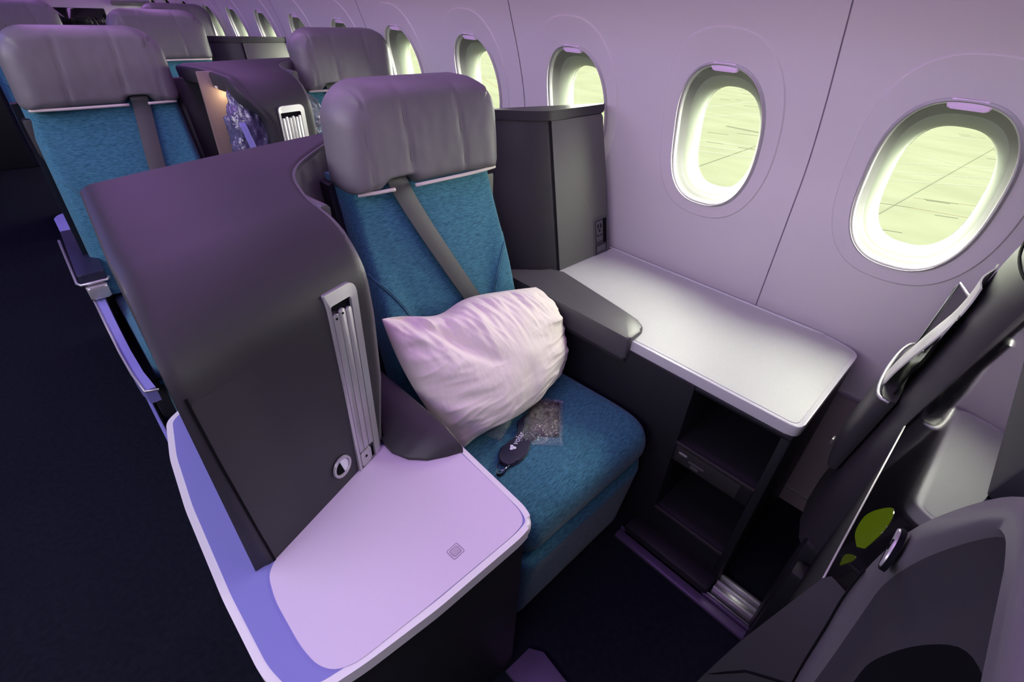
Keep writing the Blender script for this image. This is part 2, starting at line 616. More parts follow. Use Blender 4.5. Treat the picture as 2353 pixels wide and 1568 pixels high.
ceil_pts = [(1.22, 1.98), (1.30, 2.12), (1.05, 2.20), (0.5, 2.26), (-0.6, 2.30), (-2.6, 2.30)]
struct(grid('ceiling', [[(x, y, z) for x, z in ceil_pts] for y in (-3, 8)], M['ceiling'], smooth=False))
struct(boxes('ceiling_crown', [(-2.6, 1.8, -3, 8, 2.34, 2.38), (1.22, 1.75, -3, 8, 2.08, 2.12)], M['void'], bev=0))
struct(boxes('wall_left', [(-2.66, -2.6, -3, 8, -0.05, 2.36)], M['shell'], bev=0))
struct(boxes('wall_rear_monument', [(-2.6, 0.42, 6.6, 7.2, 0.0, 2.32)], M['black'], bev=0.01))
struct(boxes('wall_front', [(-2.6, 1.75, -3.06, -3.0, -0.05, 2.36)], M['shell'], bev=0))
bulk = struct(boxes('wall_rear', [(-2.6, 1.75, 7.2, 7.26, -0.05, 2.36)], M['ceiling'], bev=0))
boxes('bulkhead_screen', [(0.62, 1.12, 7.17, 7.21, 1.02, 1.27)], M['screen'], bulk, 0.01)
boxes('bulkhead_rail', [(1.2, 1.75, 7.16, 7.21, 1.30, 1.34), (-2.6, 1.75, 7.17, 7.21, 0.9, 0.95)], M['reveal'], bulk, 0.006)

struct(grid('overhead_bin_shade', [[(x, y, z) for x, z in ((0.52, 2.24), (0.47, 2.0), (0.48, 1.80), (0.53, 1.715), (0.62, 1.69), (1.0, 1.74), (1.30, 1.84), (1.36, 1.95))] for y in (-2.99, 7.15)], M['ceiling'], angle=40))  # overhead bin out of view, added to shade the upper wall

# apron outside
struct(boxes('ground_apron', [(-40, 90, -60, 90, -3.3, -3.0)], M['concrete'], bev=0))
ga = bpy.data.objects['ground_apron']
rnd = random.Random(3)


def strip(name, p0, p1, wd_, m, z=-2.996):
    p0, p1 = Vector((*p0, z)), Vector((*p1, z))
    d = (p1 - p0).normalized()
    s = Vector((-d.y, d.x, 0)) * wd_ / 2
    h = Vector((0, 0, 0.003))
    vs = [p0 - s, p1 - s, p1 + s, p0 + s]
    vs = [v - h for v in vs] + [v + h for v in vs]
    return from_pd(name, vs, [(0, 1, 2, 3), (4, 5, 6, 7), (0, 1, 5, 4), (1, 2, 6, 5), (2, 3, 7, 6), (3, 0, 4, 7)], m, ga, False)


def gpt(u, v, z=-3.0):
    """ground point seen at photo pixel (u, v): used once to place the painted lines"""
    d = right * (u - 1176.5) - up * (v - 784.0) + fwd * 1115.2
    t = (z - 1.5) / d.z
    return (d.x * t, d.y * t)


for a, b, w_ in (((2075, 310), (2330, 320), 0.07), ((2050, 374), (2320, 390), 0.06), ((2045, 396), (2310, 412), 0.06), ((2035, 414), (2290, 432), 0.06),
                 ((2090, 350), (2180, 374), 0.05), ((1600, 322), (1740, 340), 0.10), ((1600, 334), (1740, 352), 0.10), ((1595, 346), (1740, 364), 0.10),
                 ((1605, 250), (1745, 232), 0.10), ((1605, 270), (1745, 262), 0.10), ((1300, 180), (1385, 165), 0.12), ((1300, 210), (1385, 205), 0.12), ((1095, 140), (1150, 150), 0.12)):
    p, q = Vector(gpt(*a)), Vector(gpt(*b))
    e = (q - p) * 0.15
    strip('painted_line', p - e, q + e, w_, M['paint'])
strip('painted_line', gpt(2080, 475), gpt(2290, 512), 0.05, M['paintred'])
strip('painted_line', gpt(2100, 455), gpt(2290, 480), 0.04, M['paintred'])
strip('painted_line', gpt(1095, 170), gpt(1150, 205), 0.12, M['paintred'])
strip('slab_joint', gpt(1970, 520), gpt(2340, 310), 0.022, M['joint'], -2.992)
strip('slab_joint', gpt(1590, 388), gpt(1755, 330), 0.03, M['joint'], -2.992)
strip('slab_joint', gpt(1670, 290), gpt(1750, 306), 0.22, M['joint'], -2.992)
for i in range(34):
    u, v = rnd.uniform(1580, 1760), rnd.uniform(190, 440)
    if i % 2: u, v = rnd.uniform(2010, 2330), rnd.uniform(300, 570)
    p = Vector(gpt(u, v)); L_ = rnd.uniform(0.3, 1.2)
    strip('tyre_smear', p, p + Vector((L_ * 0.45, -L_)), rnd.uniform(0.015, 0.05), M['joint'], -2.994)


# ------------------------------------------------------------------ seats
def backfront(z):
    """y of the front plane of the back cushion"""
    return 1.105 - 0.30 * (1.12 - z)


def make_seat(label):
    s = thing('cabin_seat', label, 'seat', (0.75, 0.85, 0.0), 'window side throne seats')
    # back cushion: flat middle, raised bolsters low down at both sides
    def back(u, v, side):
        z = 0.50 + v * 0.635
        hw = 0.245 - 0.012 * v
        x = 0.757 + (u * 2 - 1) * hw - 0.006 * v
        if side == 1:
            return (x, backfront(z) + 0.09, z)
        y = backfront(z)
        e = abs(u * 2 - 1)
        bol = 1 / (1 + math.exp(-((e - (0.48 + 0.42 * max(0, v - 0.15) ** 1.2 * 1.6)) * 26)))
        bol *= 1 / (1 + math.exp((v - 0.66) * 16))
        y -= 0.020 * bol
        y += 0.028 * max(0, (e - 0.90) / 0.10) ** 2 + 0.006 * e
        y -= 0.012 * math.sin(math.pi * v)
        return (x, y, z)
    bc = slab_patch('back_cushion', back, 48, 40, M['teal'], s)
    for sx in (-1, 1):
        for off in (0.0, 0.020):
            pts = []
            for i in range(15):
                t = i / 14
                v = 0.12 + 0.53 * t
                e = 0.50 + 0.50 * max(0, (t)) ** 2.4 - off
                q = back(0.5 + sx * min(e, 0.985) / 2, v, 0)
                pts.append((q[0], q[1] - 0.0008, q[2]))
            tube('bolster_stitching', pts, 0.0026, M['stitch'], s, n=6)
    # dark back shell showing at both sides of the cushion
    def bsh(u, v, side):
        z = 0.40 + v * 0.72
        a = u * 2 - 1
        x = 0.752 + a * (0.266 - 0.012 * v)
        y = backfront(z) + 0.070 - 0.035 * abs(a) ** 6 + (0.05 if side else 0)
        return (x, y, z)
    slab_patch('back_shell', bsh, 24, 12, M['black'], s, angle=40)
    # headrest
    def head(u, v, side):
        a, b = u * 2 - 1, v * 2 - 1
        # square -> rounded outline
        ea, eb = abs(a), abs(b)
        hw, hh = 0.234, 0.119
        x, z = a * hw, b * hh
        rx, rz = (0.095, 0.085) if b > 0 else (0.03, 0.028)
        cx, cz = hw - rx, hh - rz
        if abs(x) > cx and abs(z) > cz:
            dx, dz = (abs(x) - cx) / rx, (abs(z) - cz) / rz
            m_ = max(dx, dz)
            l = math.hypot(dx, dz)
            if l > 0:
                k_ = m_ / l
                x = math.copysign(cx + dx * rx * k_, x)
                z = math.copysign(cz + dz * rz * k_, z)
        zz = 1.222 + z
        x *= 1.0 - 0.02 * b
        r = max(ea, eb)
        edge = max(0.0, (r - 0.72) / 0.28)
        if side == 1:
            y = 1.165 + 0.03 * (1 - edge ** 2)
        else:
            y = 1.055 + 0.055 * (1 - math.sqrt(max(0, 1 - edge ** 2.2)))
            y += -0.012 * ea ** 2 + 0.012
            for sm in (-0.78, -0.30, 0.40):
                y += 0.0045 * math.exp(-((a - sm - 0.05 * (-b)) / 0.022) ** 2)
            y -= 0.008 * math.cos(b * 1.2)
            y += 0.0012 * noise.noise((a * 9, b * 3, 1.5)) * (1 + 0.4 * math.sin(a * 40))
            # notch for the shoulder belt
            n_ = math.exp(-((a + 0.42) / 0.17) ** 4) * max(0, (-b - 0.70) / 0.30)
            y += 0.035 * n_
            zz += 0.030 * n_
        y += -0.26 * (0 - z) * 0.35 + 0.0
        return (0.750 + x, y, zz)
    h = slab_patch('headrest', head, 56, 40, M['leather'], s, angle=180)
    # pale piping under the headrest
    for a0, a1 in ((-0.93, -0.52), (-0.26, 0.95)):
        pts = []
        for i in range(13):
            a = a0 + (a1 - a0) * i / 12
            pts.append((0.750 + a * 0.232, 1.056 + 0.016 * abs(a) ** 4, 1.108))
        tube('headrest_piping', pts, 0.0048, M['piping'], s, n=8)
    for sm, top in ((-0.78, 0.62), (-0.30, 0.86), (0.40, 0.9)):
        pts = []
        for i in range(14):
            b = -0.93 + (top + 0.93) * i / 13
            q = head(0.5 + (sm - 0.05 * b * 1.0) / 2, (b + 1) / 2, 0)
            pts.append((q[0], q[1] - 0.0002, q[2]))
        tube('headrest_seam', pts, 0.0016, M['leather'], s, n=5)
    # seat cushion with rolled front
    def cush(u, v, side):
        e = abs(u * 2 - 1)
        x = 0.782 + (u * 2 - 1) * 0.268
        if side == 1:
            return (x, 0.47 + v * 0.52, 0.33)
        # v runs from the rolled front bottom up and back
        t = v
        L_ = [(0.0, (0.455, 0.345)), (0.10, (0.428, 0.385)), (0.20, (0.420, 0.435)), (0.30, (0.440, 0.482)), (0.42, (0.50, 0.503)), (0.7, (0.70, 0.497)), (1.0, (0.985, 0.478))]
        y = sinterp([(a, b[0]) for a, b in L_], t)
        z = sinterp([(a, b[1]) for a, b in L_], t)
        k_ = max(0, (e - 0.86) / 0.14) ** 2
        z -= 0.022 * k_
        y += 0.016 * k_ * (1 - min(1, t * 2))
        # rounded front corners
        y += 0.05 * max(0, (e - 0.80) / 0.20) ** 2.2 * max(0, 1 - t * 1.6)
        return (x, y, z)
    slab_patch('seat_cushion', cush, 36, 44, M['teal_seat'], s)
    def legr(u, v, side):
        e = abs(u * 2 - 1)
        x = 0.778 + (u * 2 - 1) * 0.262
        z = 0.03 + v * 0.315
        y = 0.455 - 0.035 * v
        if side == 1:
            return (x, y + 0.07, z)
        k_ = max(0, (max(e, abs(2 * v - 1)) - 0.86) / 0.14) ** 2
        return (x, y + 0.022 * k_, z)
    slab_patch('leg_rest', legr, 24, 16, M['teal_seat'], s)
    boxes('seat_base', [(0.54, 1.02, 0.50, 1.15, 0.0, 0.34), (0.53, 1.0, 1.10, 1.20, 0.3, 1.08)], M['black'], s, 0.01)
    return s


seat = make_seat('grey and teal window-side seat with cream pillow and eye mask, nearest in view')


def belt_strip(pts, w_, lift=0.003):
    rows = []
    for i, p in enumerate(pts):
        p = Vector(p)
        rows.append([p + Vector((-w_ / 2, 0, 0)), p + Vector((-w_ / 6, -lift, 0)), p + Vector((w_ / 6, -lift, 0)), p + Vector((w_ / 2, 0, 0)),
                     p + Vector((w_ / 2, 0.003, 0)), p + Vector((-w_ / 2, 0.003, 0))])
    return rows


def bpt(x, z, lift=0.016):
    return (x, backfront(z) - lift - 0.012 * math.sin(math.pi * (z - .5) / .635), z)


pts = smoothpts([(0.645, 1.10, 1.145), (0.648, 1.075, 1.125), bpt(0.668, 1.08), bpt(0.70, 1.00), bpt(0.765, 0.86), bpt(0.845, 0.70), bpt(0.90, 0.58)], 5)
main_belt = grid('shoulder_belt', belt_strip(pts, 0.056), M['belt'], seat, close=True, caps=True, angle=30)

G = 'further teal seats down the cabin'
seat_b = dup(seat, (-0.47, 1.31, 0), 1.022, 'grey and teal aisle seat with straight belt, right behind the dark purple-topped console', 'aisle seats', skip=('shoulder_belt',), mirror=True)
for ch in seat_b.children:
    if ch.name.split('.')[0] in ('seat_cushion', 'leg_rest'):
        ch.location.x -= 0.064
pts = smoothpts([(0.650, 1.10, 1.145), (0.650, 1.075, 1.125), bpt(0.652, 1.08), bpt(0.680, 0.9), bpt(0.71, 0.6)], 5)
b2 = grid('shoulder_belt', belt_strip(pts, 0.056), M['belt'], seat, close=True, caps=True, angle=30)
b2.parent = seat_b
seat_c = dup(seat, (0.49, 1.31, 0), 1.022, 'second-row window seat with purple-lit headrest, behind the nearest seat', 'window seats')
seat_d = dup(seat, (0.055, 2.62, 0), 1.03, 'third-row seat whose grey headrest shows just behind the front aisle seat', 'window side throne seats', skip=('leg_rest',))
seat_e = dup(seat, (-0.47, 3.93, 0), 1.03, 'headrest cut by the top left corner of the photo', 'aisle seats', skip=('leg_rest',))
seat_f = dup(seat, (0.49, 3.93, 0), 1.03, 'farthest headrest in purple light beside the narrowest windows', 'window seats', skip=('leg_rest',))

# aisle-side frame and folding armrest of the second-row aisle seat
ar = bpy.data.objects.new('armrest_parts', None)
col.objects.link(ar)


# ------------------------------------------------------------------ near console: hood, counter, door, tray slot
def hood(name, m, parent, L, R, yb, yf, ztop, rz, ry, zbot, u0=0.0, nu=40, nv=56, rim=0.012):
    """bonnet surface from the back edge over the shoulder and down the front; returns the surface function"""
    def S(u, v):
        b, f = yb(u), yf(u)
        la = (b - f - ry)
        lb = 1.6 * (ry + rz) / 2
        lc = ztop - rz - zbot
        T = la + lb + lc
        d = v * T
        if d < la:
            y, z = b - d, ztop
            # slight crown on the top
            z += 0.012 * math.sin(math.pi * min(1, d / la)) * 0.6
        elif d < la + lb:
            a = (d - la) / lb * math.pi / 2
            y, z = f + ry - ry * math.sin(a), ztop - rz + rz * math.cos(a)
        else:
            y, z = f, ztop - rz - (d - la - lb)
        l, r = L(y, z), R(y, z)
        x = l + (r - l) * u
        # rounded long edges
        w_ = r - l
        dl, dr = u * w_, (1 - u) * w_
        k_ = 0.0
        if dl < 0.022: k_ += (1 - dl / 0.022) ** 2 * 0.009
        if dr < rim: k_ += (1 - dr / rim) ** 2 * 0.006
        top = 1.0 if d < la else max(0.0, 1 - (d - la) / lb)
        z -= k_ * top
        y += k_ * (1 - top)
        return Vector((x, y, z))
    us = [0, .01, .025, .045, .07] + [.1 + .8 * i / nu for i in range(nu + 1)] + [.93, .955, .975, .99, 1]
    us = [u0 + (1 - u0) * u for u in us]
    rows = [[S(u, j / nv) for u in us] for j in range(nv + 1)]
    return rows, S


con = thing('side_console', 'dark console with purple-lit hood, lilac counter and tray slot left of the nearest seat', 'console', (0.2, 0.8, 0.0))
RT = [(0.60, 0.335), (0.70, 0.345), (0.74, 0.362), (0.80, 0.357), (0.88, 0.350), (0.96, 0.362), (1.04, 0.385), (1.11, 0.425), (1.20, 0.505), (1.30, 0.60), (1.38, 0.66)]
LT = [(0.66, 0.0375), (0.77, 0.028), (0.93, 0.0235), (1.05, 0.02), (1.12, 0.021), (1.18, 0.026)]


def L1(y, z):
    a = sinterp(LT, z)
    if z > 1.15:
        a = a + max(0, (y - 0.82)) / 0.38 * 0.02
    return a


def R1(y, z):
    r = sinterp(RT, y)
    if y < 0.78:
        r = interp([(0.66, 0.338), (0.85, 0.362), (1.0, 0.366), (1.1, 0.362), (1.19, 0.355)], z)
    return r


def close_hood(rows, base):
    """add side walls and back wall below the open edges, so the hood has body"""
    out = []
    for r in rows:
        a, b = Vector(r[0]), Vector(r[-1])
        out.append([Vector((a.x + 0.002, a.y, base))] + list(r) + [Vector((b.x - 0.012, b.y + 0.004, b.z - 0.012)), Vector((b.x - 0.014, b.y + 0.004, min(base, b.z - .02)))])
    b = out[0]
    out.insert(0, [Vector((p.x, p.y + 0.001, base)) for p in b])
    return out


rows, S1 = hood('hood', M['shell'], con, L1, R1, lambda u: 1.195 + 0.19 * u, lambda u: 0.615 + 0.118 * u, 1.185, 0.125, 0.16, 0.655)
hd = grid('hood', close_hood(rows, 0.655), M['shell'], con, angle=60)


def rim_strip(name, S, m, parent, w_=0.018, lift=0.0025, v0=0.0, v1=1.0, n=70, side=1):
    rows = []
    for i in range(n + 1):
        v = v0 + (v1 - v0) * i / n
        e, p = S(side, v), S(0.5, v)
        d = (p - e).normalized()
        q = e + d * w_
        a = S(side, max(0, v - .01)); b = S(side, min(1, v + .01))
        nrm = (b - a).cross(d).normalized()
        if nrm.z < 0 and abs(nrm.z) > abs(nrm.y): nrm = -nrm
        if abs(nrm.y) >= abs(nrm.z) and nrm.y > 0: nrm = -nrm
        rows.append([e - d * 0.003 - nrm * 0.012, e - d * 0.003 + nrm * lift * 0.4, e + d * 0.004 + nrm * lift, q - d * 0.004 + nrm * lift, q - nrm * 0.002])
    return grid(name, rows, m, parent, angle=50)


rim_strip('hood_rim', S1, M['rim'], con, 0.024)


# front face frame of reference: t along the face, z up, h outwards
FA = math.atan2(0.118, 0.30)
fo = Vector((0.0375, 0.615, 0))
ft = Vector((math.cos(FA), math.sin(FA), 0))
fn = Vector((math.sin(FA), -math.cos(FA), 0))


def face(a, b, h):
    # beyond z = 1.06 follow the shoulder of the hood
    back = 0.0
    if b > 1.06:
        s_ = min(1.0, (b - 1.06) / 0.125)
        back = 0.16 * (1 - math.sqrt(max(0, 1 - s_ * s_)))
    # lean with the silhouette
    lean = interp([(0.66, 0.0), (0.93, -0.014), (1.05, -0.0175)], b) * max(0, 1 - a / 0.3)
    x = fo.x + ft.x * (a + lean)
    l, r = L1(0.7, b), R1(0.7, b)
    return Vector((x + fn.x * h, 0.615 + 0.118 * (x - l) / (r - l) + back + fn.y * h, b))


door_pts = rpoly([(0.020, 0.668), (0.232, 0.668), (0.228, 1.05), (0.012, 1.05)], [0.004, 0.004, 0.02, 0.012], 4)
door = prism('door', door_pts, -0.004, 0.0004, M['shell'], con, 0.0002, 1, face)
grid('door_gap', [[face(a - 0.0035, z, 0.0012), face(a + 0.0008, z, 0.0012)] for a, z in [(0.0195 - 0.0075 * (z0 - 0.668) / 0.4, z0) for z0 in [0.662 + 0.02 * i for i in range(21)]]], M['void'], con)
lt, lz = 0.205, 0.722


def ringpts(r, n=32):
    return [(lt + r * math.cos(2 * math.pi * k / n), lz + 1.12 * r * math.sin(2 * math.pi * k / n)) for k in range(n)]


ro, ri = ringpts(0.0235), ringpts(0.0175)
rows = [[face(p[0], p[1], h) for p in q] for q, h in ((ro, 0.002), (ringpts(0.0228), 0.006), (ringpts(0.0185), 0.006), (ri, 0.0015))]
latch = grid('door_latch', rows, M['metal'], door, close=True, angle=40)
half1 = [(lt + 0.0172 * math.cos(a), lz + 0.0193 * math.sin(a)) for a in [math.pi * (-0.42 + 1.0 * i / 16) for i in range(17)]]
prism('latch_paddle', half1, 0.0018, 0.0042, M['print'], door, 0.001, 1, face)
half2 = [(lt + 0.0172 * math.cos(a), lz + 0.0193 * math.sin(a)) for a in [math.pi * (0.58 + 1.0 * i / 16) for i in range(17)]]
prism('latch_recess', half2, 0.0018, 0.0026, M['void'], door, 0.0, 1, face)


def tray_slot(parent, T, t0, t1, z0, z1, nbars, bt, rfirst=0.006):
    """silver frame, dark recess and the folded tray arms inside it"""
    o = rpoly([(t0, z0), (t1, z0), (t1, z1), (t0, z1)], [0.001, 0.001, 0.02, rfirst], 6)
    bw = 0.0095
    i_ = rpoly([(t0 + bw * .7, z0 + 0.002), (t1 - bw * 1.7, z0 + 0.002), (t1 - bw * 1.7, z1 - 0.022), (t0 + bw * .7, z1 - 0.022)], [0.001, 0.001, 0.006, 0.004], 6)
    n = len(o)
    rows = [[T(p[0], p[1], h) for p in q] for q, h in ((o, -0.002), (o, 0.006), (i_, 0.006), (i_, -0.001))]
    fr = grid('tray_frame', rows, M['metal'], parent, close=True, angle=40)
    prism('tray_recess', i_, -0.0005, 0.0008, M['void'], parent, 0, 1, T)
    a0, a1 = t0 + bw * .7 + 0.001, t1 - bw * 1.7 - 0.001
    w_ = (a1 - a0) / nbars
    for k in range(nbars):
        zt = z1 - 0.040 + 0.004 * ((k % 2) == 1)
        b = rpoly([(a0 + w_ * k + 0.0008, z0 + 0.05), (a0 + w_ * (k + 1) - 0.0008, z0 + 0.05), (a0 + w_ * (k + 1) - 0.0008, zt), (a0 + w_ * k + 0.0008, zt)], [0.001, 0.001, w_ * .45, w_ * .45], 4)
        arm = prism('tray_arm', b, 0.0008, 0.0052, M['metal'], parent, 0.001, 2, T)
        if k < 2 and nbars < 5:
            c = [(a0 + w_ * (k + .5) + 0.0022 * math.cos(x), zt - 0.009 + 0.0022 * math.sin(x)) for x in [2 * math.pi * q / 10 for q in range(10)]]
            prism('pivot_pin', c, 0.005, 0.0058, M['void'], arm, 0, 1, T)
    hb = rpoly([(a0 + 0.001, z0 + 0.004), (a1 - w_ * .8, z0 + 0.004), (a1 - w_ * .8, z0 + 0.046), (a0 + 0.001, z0 + 0.046)], 0.008, 4)
    hinge = prism('tray_hinge', hb, 0.0008, 0.006, M['metal'], parent, 0.001, 2, T)
    c = [((a0 + a1 - w_ * .8) / 2 + 0.003 * math.cos(x), z0 + 0.028 + 0.003 * math.sin(x)) for x in [2 * math.pi * q / 10 for q in range(10)]]
    prism('hinge_screw', c, 0.0055, 0.0068, M['void'], hinge, 0, 1, T)
    return fr


tray_slot(con, face, 0.246, 0.314, 0.662, 1.094, 3, 0.01, 0.003)
# counter: body with pale rounded edge, border tinted blue for the aisle light, lilac inset
cpts = [(0.478, 0.62), (0.471, 0.40), (0.458, 0.366), (0.420, 0.359), (0.22, 0.358), (0.09, 0.366), (0.02, 0.376), (-0.022, 0.405), (-0.034, 0.46), (-0.037, 0.61),
        (-0.031, 0.84), (-0.018, 1.0), (0.006, 1.13), (0.06, 1.17), (0.34, 1.17), (0.36, 0.90), (0.45, 0.88)]
cpts = [tuple(p) for p in rpoly(cpts, [0.004, 0.03, 0.03, 0.03] + [0.02] * 13, 5)]
prism('counter_top', cpts, 0.632, 0.660, M['edge'], con, 0.010, 4)


def inset(pts, d):
    n = len(pts)
    out = []
    for i in range(n):
        a, p, b = Vector(pts[i - 1]), Vector(pts[i]), Vector(pts[(i + 1) % n])
        t = (b - a).normalized()
        out.append(p + Vector((t.y, -t.x)) * d)
    return out


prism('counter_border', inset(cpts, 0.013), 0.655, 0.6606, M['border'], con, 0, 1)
ip = [(0.066, 0.630), (0.036, 0.606), (0.0265, 0.55), (0.027, 0.455), (0.034, 0.413), (0.050, 0.388), (0.080, 0.3755), (0.225, 0.3715), (0.412, 0.372), (0.442, 0.378), (0.455, 0.40), (0.459, 0.456), (0.462, 0.617), (0.40, 0.70), (0.34, 0.74)]
ip = rpoly(ip, 0.02, 4)
prism('counter_inset', ip, 0.655, 0.6622, M['counter'], con, 0.0006, 1)
for s_ in (0.0125, 0.0085):
    sq = rpoly([(0.305 - s_, 0.4195 - s_ * .9), (0.305 + s_, 0.4195 - s_ * .9), (0.305 + s_, 0.4195 + s_ * .9), (0.305 - s_, 0.4195 + s_ * .9)], 0.003, 3)
    sq = [Vector((0.305, 0.4195)) + Matrix.Rotation(math.radians(4), 2) @ (Vector(p) - Vector((0.305, 0.4195))) for p in sq]
    tube('release_button', [(p[0], p[1], 0.6622) for p in sq], 0.0007, M['engrave'], con, close=True, n=5)
prism('button_plate', rpoly([(0.2985, 0.4135), (0.3115, 0.4135), (0.3115, 0.4255), (0.2985, 0.4255)], 0.002, 3), 0.662, 0.6628, M['metal'], con)
prism('console_body', [(0.455, 0.385), (0.10, 0.385), (0.0, 0.41), (-0.018, 0.46), (-0.02, 0.80), (0.0, 1.0), (0.03, 1.15), (0.40, 1.15), (0.455, 1.1)], 0.0, 0.633, M['black'], con, 0.01, 2)


# padded armrest wing between counter and seat
def wing(u, v, side):
    # u from counter side (curved edge) to seat side, v from front to back
    y = 0.600 + 0.30 * v
    xr = 0.468 - 0.02 * v
    xl = interp([(0.0, 0.462), (0.03, 0.435), (0.10, 0.392), (0.20, 0.362), (0.33, 0.345), (1.0, 0.345)], v)
    x = xl + (xr - xl) * u
    if side == 1:
        return (x + 0.002, y, 0.640 - 0.1 * (u > .9))
    z = 0.665 + 0.045 * math.sin(min(1, u) * math.pi / 2) * min(1, v * 5 + .05) ** .5 + 0.02 * v
    if u > 0.93: z -= 0.012 * ((u - .93) / .07) ** 2
    return (x, y, z)


slab_patch('arm_pad', wing, 24, 30, M['panel'], con, angle=50)
# inner shell wall that wraps behind the seat on its left
def backwall(pts, z0, z1, th, name, m, parent, lean=0.0):
    P = smoothpts([(p[0], p[1], 0) for p in pts], 8)
    rows = []
    for i, p in enumerate(P):
        a, b = P[max(0, i - 1)], P[min(len(P) - 1, i + 1)]
        t = (b - a).normalized()
        n_ = Vector((t.y, -t.x, 0))
        o1, o2 = p, p - n_ * th
        zt = z1(i / (len(P) - 1)) if callable(z1) else z1
        rows.append([Vector((o1.x, o1.y, z0)), Vector((o1.x, o1.y + lean, zt - 0.006)), Vector((o1.x, o1.y + lean, zt)) - n_ * 0.005,
                     Vector((o2.x, o2.y + lean, zt)) + n_ * 0.005, Vector((o2.x, o2.y + lean, zt - 0.006)), Vector((o2.x, o2.y, z0))])
    return grid(name, rows, m, parent, close=True, caps=True, angle=40)


backwall([(0.372, 0.86), (0.366, 0.95), (0.388, 1.04), (0.43, 1.11), (0.51, 1.20), (0.60, 1.295), (0.72, 1.36), (0.885, 1.375)], 0.40, lambda t: 1.180 + 0.05 * max(0, t - .55), 0.022, 'privacy_wing', M['shellrim'], con)
boxes('lit_gap_sliver', [(0.385, 0.389, 1.005, 1.03, 1.075, 1.155)], M['cream'], con, 0.001)  # lit gap in the shell painted as a pale cream sliver

# ------------------------------------------------------------------ window-side cabinet, table and armrest
def make_cabinet(label):
    c = thing('side_cabinet', label, 'cabinet', (1.3, 1.25, 0.0), 'window side cabinets')
    plan = rpoly([(0.90, 1.33), (1.10, 1.14), (1.19, 1.055), (1.252, 1.024), (1.56, 1.024), (1.572, 1.04), (1.560, 1.19), (1.20, 1.22), (1.0, 1.36), (0.90, 1.40)], [0, 0.03, 0.05, 0.012, 0.012, 0.01, 0.02, 0.02, 0, 0], 5)
    rows = []
    for z in (0.0, 0.30, 0.69, 0.72, 0.9, 1.1, 1.14):
        dy = 0.207 * max(0, z - 0.70)
        dx = interp([(0.7, 0), (1.0, -0.004), (1.2, -0.03)], z)
        rows.append([Vector((p.x + (dx if p.x > 1.5 else 0), p.y + dy, z)) for p in plan])
    grid('cabinet_body', rows, M['shell'], c, close=True, caps=True, angle=35)
    # front lean helper: a = x, b = z, h = outwards
    def fr(a, b, h):
        return Vector((a + interp([(0.7, 0), (1.0, -0.004), (1.2, -0.03)], b) * (a > 1.4), 1.024 + 0.207 * (b - 0.70) - h, b))
    grid('door_surround', [[Vector((p.x - (0.03 if p.x > 1.5 else 0), p.y + 0.207 * 0.44 + (0.013 if k else 0), 1.14 if not k else 1.199)) for p in plan[:-1] if p.y < 1.15] for k in (0, 1)], M['shell'], c, angle=35)
    d = prism('cabinet_door', rpoly([(1.262, 0.694), (1.557, 0.694), (1.557, 1.192), (1.262, 1.192)], [0.002, 0.002, 0.01, 0.002], 4), -0.004, 0.004, M['cabdoor'], c, 0.002, 2, fr)
    grid('door_gap', [[fr(1.2535, z, 0.0012), fr(1.2622, z, 0.0012)] for z in [0.70 + 0.05 * i for i in range(11)]], M['void'], c)
    # cap with slanted purple-lit top
    cap = [Vector((p.x, p.y + 0.207 * 0.5)) for p in plan]
    cap = [Vector((p.x + (0.004 if p.x > 1.3 else -0.002) - (0.03 if p.x > 1.5 else 0), p.y - (0.008 if p.y < 1.4 else 0))) for p in cap]
    prism('cabinet_cap', cap, 1.196, 1.224, M['shell'], c, 0.006, 3, lambda a, b, h: Vector((a, b, h - 0.40 * max(0, b - 1.13 - 0.9 * max(0, 1.25 - a)))))
    # power outlet recess
    op = rpoly([(1.462, 0.700), (1.548, 0.700), (1.548, 0.842), (1.462, 0.842)], [0.002, 0.002, 0.012, 0.012], 4)
    i_ = rpoly([(1.468, 0.706), (1.543, 0.706), (1.543, 0.836), (1.468, 0.836)], [0.002, 0.002, 0.01, 0.01], 4)
    rows = [[fr(p.x, p.y, h) for p in q] for q, h in ((op, 0.003), (op, 0.007), (i_, 0.007), (i_, 0.0045))]
    of = grid('outlet_frame', rows, M['shellrim'], c, close=True, angle=40)
    prism('outlet_recess', i_, 0.003, 0.0046, M['panel'], c, 0, 1, fr)
    so = prism('power_socket', rpoly([(1.476, 0.752), (1.516, 0.752), (1.516, 0.828), (1.476, 0.828)], 0.006, 3), 0.0045, 0.0075, M['shellrim'], c, 0.001, 2, fr)
    for (x, z, sx, sz) in ((1.488, 0.810, 0.003, 0.008), (1.504, 0.810, 0.003, 0.008), (1.496, 0.793, 0.004, 0.004), (1.486, 0.775, 0.006, 0.002), (1.506, 0.775, 0.006, 0.002)):
        prism('socket_slot', [(x - sx, z - sz), (x + sx, z - sz), (x + sx, z + sz), (x - sx, z + sz)], 0.0074, 0.008, M['void'], so, 0, 1, fr)
    prism('outlet_flap', rpoly([(1.522, 0.74), (1.539, 0.74), (1.539, 0.832), (1.522, 0.832)], 0.004, 3), 0.0045, 0.006, M['void'], c, 0, 1, fr)
    prism('outlet_shelf', [(1.476, 0.71), (1.53, 0.71), (1.53, 0.735), (1.476, 0.735)], 0.0045, 0.010, M['shellrim'], c, 0.002, 2, fr)
    return c


cab = make_cabinet('dark grey tall cabinet with outlet, at the end of the white table')
cab_b = dup(cab, (-0.02, 2.62, 0), 1.02, 'far dark cabinet with two panels between the third-row headrests', 'window side cabinets')

